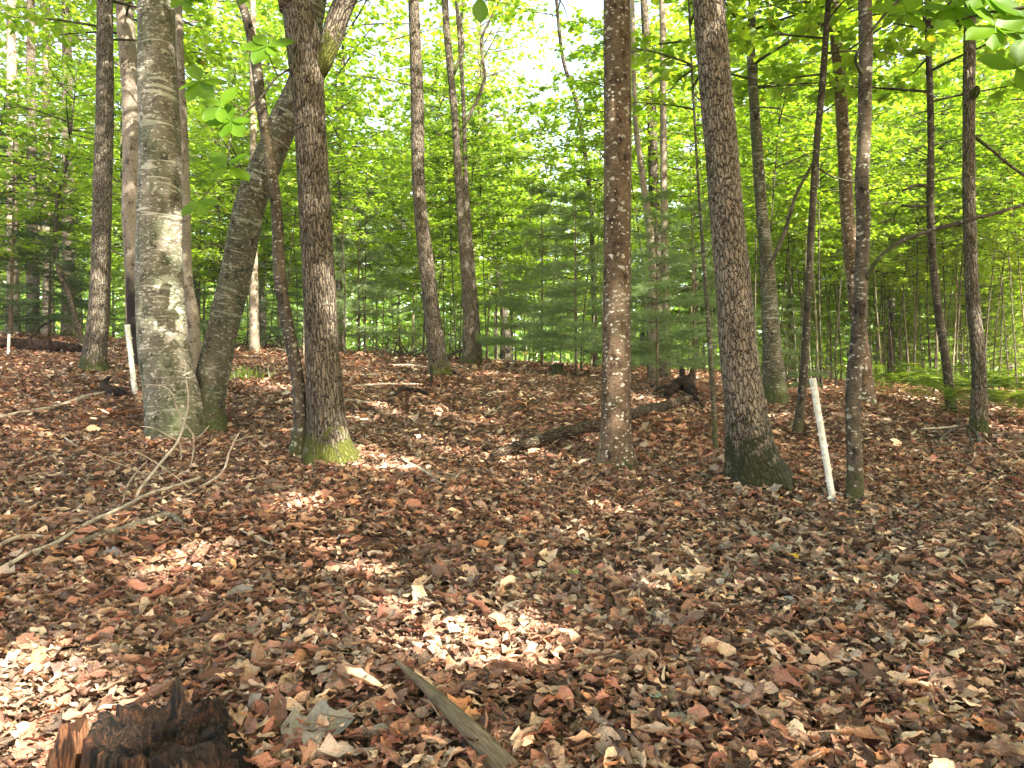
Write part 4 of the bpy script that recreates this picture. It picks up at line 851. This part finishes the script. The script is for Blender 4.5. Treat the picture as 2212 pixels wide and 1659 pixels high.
def rotten_stump():
    P0 = at(350, 1720, 2.25); P0[2] = G(P0[0], P0[1]); e = empty('rotten_stump', P0, 'rotten dark jagged stump at the bottom left edge with one orange splinter', 'stump')
    rg = np.random.RandomState(12); mb = MB(); ob = MB(); seg = 220; th = np.linspace(0, 2 * pi, seg, endpoint=False)
    def noise1(m, amp): return amp * np.interp(th, np.linspace(0, 2 * pi, m + 1), np.append(*(lambda v: (v, v[:1]))(rg.normal(size=m))))
    ridge = noise1(9, .05) + noise1(34, .035) + noise1(90, .012)
    hh = .165 - .10 * np.clip(np.cos(th), 0, 1) ** 1.2 + noise1(16, .012) + noise1(60, .010) + noise1(150, .004) + .075 * np.exp(-((th - 1.75) / .10) ** 2) + .02 * np.exp(-((th - 1.3) / .3) ** 2)
    crack = sum(np.exp(-(np.angle(np.exp(1j * (th - a))) / .022) ** 2) for a in (3.75, 4.25, 4.9, 5.5, 2.6)); hh = hh - .05 * crack
    V = []; bk = []; prof = [(1.0, f) for f in np.linspace(0, 1, 16)] + [(.93, 1.01), (.84, .97), (.72, .82), (.55, .70), (.35, .66), (.15, .62)]
    for k, (q, f) in enumerate(prof):
        r = .20 * q * (1 + .55 * (1 - f) ** 2 * (q == 1)) * (1 + ridge * (1 if q > .8 else .6) - .10 * crack * (q > .9))
        lump = 0 if k < 16 else noise1(40, .006 + .010 * (q < .8))
        z = -.12 + (hh + .12) * f + lump if q > .8 else (hh.mean() * f + lump + .02)
        V.append(np.stack([1.15 * r * np.cos(th), r * np.sin(th), z], -1)); s_ = z if k < 17 else z * .3 + r
        bk.append(np.stack([.23 * np.cos(th), .23 * np.sin(th), s_ + 0 * th], -1) if k < 17 else V[-1] * [1, 1, 1])
    V = np.vstack(V + [[[0, 0, .12]]]); bk = np.vstack(bk + [[[0, 0, .1]]]); nr = len(prof)
    Q = [[i * seg + j, i * seg + (j + 1) % seg, (i + 1) * seg + (j + 1) % seg, (i + 1) * seg + j] for i in range(nr - 1) for j in range(seg)] + [[(nr - 1) * seg + j, (nr - 1) * seg + (j + 1) % seg, nr * seg, -1] for j in range(seg)]
    mb.add(V, np.array(Q), bk=bk)
    def stave(tb, x, y, a, w, th, h, sd):
        ns, nu = 14, 12; V = []; bk = []; t = np.linspace(0, 1, ns); q = np.linspace(0, 2 * pi, nu, endpoint=False); r2 = np.random.RandomState(sd); jag = r2.normal(0, .012, nu) + .012 * np.sin(q * 2 + sd)
        for s in t:
            spread = 1 + .55 * (1 - s) ** 2
            for j, c in enumerate(q):
                lx = (w / 2) * np.sign(cos(c)) * abs(cos(c)) ** .6 * (1 - .18 * s ** 3) * (1 + .06 * math.sin(s * 9 + sd)); ly = (th / 2) * np.sign(sin(c)) * abs(sin(c)) ** .6 * (1 - .45 * s ** 3)
                px = x * spread + ly * cos(a) - lx * sin(a); py = y * spread + ly * sin(a) + lx * cos(a); pz = -.12 + (h + .12 + jag[j] * s) * s
                V.append((px, py, pz)); bk.append((px, py, pz + sd * .37))
        V.append((x, y, h + .004)); bk.append((x, y, h))
        Q = [[i * nu + j, i * nu + (j + 1) % nu, (i + 1) * nu + (j + 1) % nu, (i + 1) * nu + j] for i in range(ns - 1) for j in range(nu)] + [[(ns - 1) * nu + j, (ns - 1) * nu + (j + 1) % nu, ns * nu, -1] for j in range(nu)]
        tb.add(np.array(V), np.array(Q), bk=np.array(bk))
    me = mb.mesh('rotten_wood', True); me.materials.append(M['rotten_grain']); link('rotten_wood', me, None, e)
    stave(ob, -.235, -.04, 2.9, .11, .07, .185, 77); me = ob.mesh('orange_splinter', True); me.materials.append(M['orange_grain']); tag(link('orange_splinter', me, None, e), 'orange-brown splinter of fresh rot')
rotten_stump()
Pm = hit(1203, 812); stump('mossy_stump', 'small grey stump at the crest under the young pine', Pm, .12, .26, 'grey', 5, seg=40, jag=.2, rings=10)
def shard():
    a = hit(856, 1490); b = hit(1100, 1700); b[2] += .0; a[2] += .10; b[2] += .04; P0 = a.copy(); e = empty('wood_shard', P0, 'pointed grey shard of weathered wood sticking up at the bottom edge, centre', 'wood shard')
    n = 40; t = np.linspace(0, 1, n); C = a + (b - a) * t[:, None] - P0; C[:, 2] += .012 * np.sin(t * 3)
    mb = MB(); w = .005 + .029 * t ** .8; tube(mb, C, w, 14, .10, 8); me = mb.mesh('shard', True); me.materials.append(M['shard']); o = link('shard', me, None, e)
m, nt_, out_ = newmat('weathered_wood'); T_ = NT(nt_); bk_ = T_.attr('bk').outputs['Vector']; g_ = T_.noise(T_.mapv(bk_, (1, 1, .07)), 190, 5, .6).outputs[0]
T_.bsdf(out_, T_.mix(T_.ramp(T_.noise(bk_, 9, 3).outputs[0], [(.4, 0), (.65, .6)]), T_.ramp(g_, [(.3, (.035, .025, .015)), (.5, (.12, .09, .058)), (.72, (.22, .175, .12))]), (.14, .125, .075)), .85, T_.bump(g_, 1.0, .006), .2); M['shard'] = m
shard()

# ------------------------------------------------------------------ white marker stakes
m, nt_, out_ = newmat('white_plastic'); T_ = NT(nt_); ge_ = T_.n("ShaderNodeNewGeometry").outputs['Position']
T_.bsdf(out_, T_.mix(T_.ramp(T_.noise(ge_, 22, 5, .7).outputs[0], [(.45, 0), (.66, .85)]), (.66, .66, .60), T_.mix(T_.ramp(T_.noise(ge_, 9, 4, .7).outputs[0], [(.5, 0), (.6, 1)]), (.36, .37, .27), (.22, .17, .11))), .5, T_.bump(T_.noise(ge_, 60, 3).outputs[0], .3, .003), .4); M['white'] = m
def stake(label, utop, vtop, ubot, vbot, w, Y=None, foot=False, notches=10):
    B = hit(ubot, vbot) if Y is None else at(ubot, vbot, Y); Tt = at(utop, vtop, B[1] + .05); e = empty('marker_stake', B, label, 'stake'); k = B[1] / FP
    A = Tt - B; L = np.linalg.norm(A); z = A / L; x = np.array([1., 0, 0]); x -= z * (x @ z); x /= np.linalg.norm(x); y = np.cross(z, x); r = w * k / 2
    # open half-round channel
    th = np.linspace(-2.0, 2.0, 11); prof_o = np.stack([r * np.sin(th), -r * np.cos(th)], -1); prof_i = prof_o * .82; pr = np.vstack([prof_o, prof_i[::-1]]); m_ = len(pr)
    ns = 46; V = []
    for i in range(ns):
        s = -.08 + (L + .08) * i / (ns - 1); wob = .0012 * math.sin(i * .5); bul = 1 + (.10 if i > ns - 3 else 0)
        for p in pr: V.append(x * (p[0] * bul + wob) + y * p[1] * bul + z * s)
    Q = []
    for i in range(ns - 1):
        for j in range(m_):
            a = i * m_ + j; b = i * m_ + (j + 1) % m_; Q.append((a, b, b + m_, a + m_))
    mb = MB(); mb.add(np.array(V), np.array(Q)); 
    me = mb.mesh('post', True); me.materials.append(M['white']); link('post', me, None, e)
    if notches:
        for i in range(notches):
            nb = MB(); s = L * (.08 + .84 * i / (notches - 1)); c = z * s + x * r * (-1 if i % 2 else 1) * .9
            hx, hy, hz = x * r * .42, y * r * .5, z * r * .5; C8 = np.array([c + a * hx + b * hy + d * hz * (1 if a * (-1 if i % 2 else 1) < 0 else .35) for a in (-1, 1) for b in (-1, 1) for d in (-1, 1)])
            nb.add(C8, np.array([(0, 1, 3, 2), (4, 6, 7, 5), (0, 4, 5, 1), (2, 3, 7, 6), (0, 2, 6, 4), (1, 5, 7, 3)])); me = nb.mesh('clip'); me.materials.append(M['white']); link('clip', me, None, e)
    if foot:
        nb = MB(); tube(nb, spline(np.array([z * .05, -x * .05 + z * .025 - y * .01, -x * .13 + z * .0 - y * .03]), 6), [r * .8, r * .75, r * .7, r * .6, r * .5, r * .35], 8); me = nb.mesh('foot', True); me.materials.append(M['white']); link('foot', me, None, e)
stake('tall white plastic stake leaning left between the plated trunk and the lichen-flecked stem', 1755, 817, 1800, 1086, 14, foot=True)
stake('thin white plastic stake leaning left beside the lichen-banded trunk', 275, 702, 292, 850, 11, notches=8)
stake('distant white stake standing among the ferns at the right', 1960, 800, 1961, 857, 5, Y=27, notches=0)
stake('distant white stake at the left edge before the dark log', 20, 722, 18, 768, 6, notches=0)

# ------------------------------------------------------------------ ferns and grass
def proto_fern(seed):
    rg = np.random.RandomState(seed); mb = MB(); P = []; D = []; N = []; S = []
    for f in range(7):
        az = f * 6.283 / 7 + rg.rand() * .5; h = np.array([cos(az), sin(az), 0]); L = .42 + .2 * rg.rand(); side = np.array([-sin(az), cos(az), 0])
        t = np.linspace(.12, 1, 26); c = h * (L * t)[:, None] + np.array([0, 0, 1.]) * (L * (1.9 * t - 1.45 * t * t))[:, None]
        for sg in (-1, 1):
            P.append(c); D.append(side[None] * sg + h[None] * .35 + 0 * c); N.append(np.tile([0, 0, 1.], (26, 1)) + rg.normal(0, .2, (26, 3))); S.append(.12 * np.sin(pi * np.clip(t * .92 + .02, 0, 1)) ** .8 + .01)
    P = np.vstack(P); D = np.vstack(D); N = np.vstack(N); S = np.concatenate(S); scatter(mb, KITE_V, KITE_F, P, D, N, S, rnd=rg.rand(len(P)), widths=np.full(len(P), .42))
    me = mb.mesh('fronds'); me.materials.append(M['fern']); return me
FN = [proto_fern(i) for i in range(3)]
rf = np.random.RandomState(4)
FPOS = [(1985, 878), (2025, 885), (2080, 900), (2150, 900), (2185, 905), (2200, 918), (2140, 885), (1960, 862), (2000, 858), (2050, 868), (2110, 870), (2170, 872), (2205, 880), (1935, 855), (1920, 868), (2020, 898), (2075, 918), (2165, 918), (2090, 882), (1975, 850), (2195, 860), (2230, 900), (2250, 880), (2240, 925)]
FPOS = FPOS[::2][:10] + [(1900, 866), (2203, 921)]
for i, (u, v) in enumerate(FPOS):
    P = hit(u, v); e = empty('fern', P, 'light green fern in the patch on the right behind the stubby dark trunk', 'fern', 'ferns of the right-hand patch'); e.rotation_euler = (0, 0, rf.rand() * 6); q = 1.0 + .7 * rf.rand(); e.scale = (q, q, q)
    link('fronds', FN[i % 3], None, e)
def fern_ground():
    rg = np.random.RandomState(6); n = 800; y = 15 + 17 * rg.rand(n); u = 1880 + 420 * rg.rand(n) ** .8; x = (u - W0 / 2) / FP * y; ok = np.sin(x * 1.3) + np.sin(y * .9 + x) > .1; x, y = x[ok], y[ok]; n = len(x)
    P = np.stack([x, y, G(x, y) + .08 + .25 * rg.rand(n)], -1); D = rg.normal(size=(n, 3)); D[:, 2] *= .3; N = rg.normal(0, .4, (n, 3)); N[:, 2] += 1
    mb = MB(); scatter(mb, LEAF_V, LEAF_F, P, D, N, .10 + .1 * rg.rand(n), rnd=rg.rand(n), widths=np.full(n, .6)); me = mb.mesh('ground_cover'); me.materials.append(M['fern']); tag(link('ground_cover', me), 'low yellow-green ground cover under the thicket at the right', 'ground cover', kind='stuff')
fern_ground()
def grass_tuft(u, v, n, seed, label):
    P0 = hit(u, v); rg = np.random.RandomState(seed); e = empty('grass_tuft', P0, label, 'grass'); mb = MB()
    P = rg.normal(0, .13, (n, 3)) * [1.6, 1, 0]; D = rg.normal(0, .5, (n, 3)); D[:, 2] = .8
    P[:, 2] = [float(G(P0[0] + p[0], P0[1] + p[1])) - P0[2] for p in P]; scatter(mb, np.array([[-.02, 0, 0], [.02, 0, 0], [.015, .6, 0], [0, 1, -.15]]), np.array([[0, 1, 2, 3]]), P, D, rg.normal(size=(n, 3)), .16 + .14 * rg.rand(n), rnd=rg.rand(n), widths=np.full(n, 1.5))
    me = mb.mesh('blades'); me.materials.append(M['fern']); tag(link('blades', me, None, e), kind='stuff')
grass_tuft(520, 822, 90, 1, 'small bright tuft of grass in the sun patch right of the leaning trunk')

# ------------------------------------------------------------------ single leaves that stand out on the litter
m, nt_, out_ = newmat('bright_fallen_leaf'); T_ = NT(nt_); c_ = T_.attr('col').outputs['Vector']; ge_ = T_.n("ShaderNodeNewGeometry").outputs['Position']
T_.bsdf(out_, T_.mix(1.0, c_, T_.ramp(T_.noise(ge_, 90, 4, .6).outputs[0], [(.3, .65), (.7, 1.15)]), 'MULTIPLY'), .6, None, .3); M['onel'] = m
SING = [(1605, 1080, .05, (.75, .50, .03), 'maple', 'small yellow leaf right below the foot of the plated trunk'), (1712, 1218, .085, (.70, .42, .04), 'maple', 'yellow maple leaf alone on the litter, right of centre'),
        (1690, 1088, .05, (.60, .36, .05), 'oval', 'tiny yellow leaf left of the foot of the tall white stake'), (1852, 1120, .05, (.55, .45, .08), 'oval', 'pale yellow leaf right of the lichen-flecked stem'),
        (1240, 1254, .075, (.35, .50, .06), 'maple', 'fresh lime-green leaf lying in the middle foreground'), (690, 1600, .24, (.30, .26, .20), 'oak', 'large grey-brown leaf beside the rotten stump'),
        (1415, 1528, .06, (.42, .50, .40), 'maple', 'small silvery green lobed leaf in the bottom right half'), (1190, 1520, .13, (.50, .34, .20), 'lance', 'rolled tan leaf in the bottom middle'),
        (578, 1158, .12, (.40, .13, .07), 'oval', 'rust-red leaf below the dead branch'), (1600, 1385, .10, (.50, .24, .06), 'lance', 'orange-brown leaf in the right foreground'),
        (1700, 1320, .13, (.32, .30, .26), 'oval', 'broad grey leaf standing on edge in the right foreground'), (1465, 1590, .15, (.27, .26, .20), 'oval', 'long grey-green leaf near the bottom edge right of the shard'),
        (625, 1270, .08, (.60, .48, .20), 'oval', 'yellowish tan leaf in the left middle foreground'), (240, 1215, .14, (.24, .23, .20), 'maple', 'grey curled leaf below the lichen-covered limb'),
        (1975, 1550, .14, (.42, .27, .12), 'oak', 'light brown oak leaf in the bottom right corner area'), (520, 1300, .15, (.26, .23, .19), 'oval', 'broad dull grey leaf above the rotten stump'),
        (150, 1470, .15, (.22, .13, .11), 'maple', 'purple-brown lobed leaf left of the stump top'), (1930, 1395, .11, (.36, .22, .15), 'oval', 'pinkish brown leaf at right foreground')]
rl = np.random.RandomState(8)
for i, (u, v, L, c, kd, lab) in enumerate(SING):
    P = hit(u, v); P[2] += .045; tv, tf = leaf_template(kd, rl, 11, .55); mb = MB(); a = rl.rand() * 6.28
    scatter(mb, tv, tf, np.zeros((1, 3)), np.array([[cos(a), sin(a), .1]]), np.array([[.1 * rl.normal(), -.35, 1]]), L, widths=np.array([1.15]), extra={'col': np.array([c]) * .8})
    me = mb.mesh('dead_leaf', True); me.materials.append(M['onel']); o = link('fallen_leaf', me, loc=P); tag(o, lab, 'leaf')

# ------------------------------------------------------------------ the soft morning air under the trees
def haze():
    x0, x1, y0, y1, z0, z1 = -165, 165, -65, 215, -14, 45
    V = [(x, y, z) for x in (x0, x1) for y in (y0, y1) for z in (z0, z1)]
    Q = [(0, 1, 3, 2), (4, 6, 7, 5), (0, 4, 5, 1), (2, 3, 7, 6), (0, 2, 6, 4), (1, 5, 7, 3)]
    me = mesh_np('haze', V, Q); m = bpy.data.materials.new('haze_air'); m.use_nodes = True; nt = m.node_tree; nt.nodes.clear()
    o = nt.nodes.new("ShaderNodeOutputMaterial"); p = nt.nodes.new("ShaderNodeVolumePrincipled"); p.inputs['Color'].default_value = (.95, .98, .9, 1); p.inputs['Density'].default_value = .0008
    nt.links.new(p.outputs[0], o.inputs['Volume']); tag(link('haze', me, m), 'faint pale haze in the air of the wood', kind='stuff')
haze()
cy.volume_bounces = 0
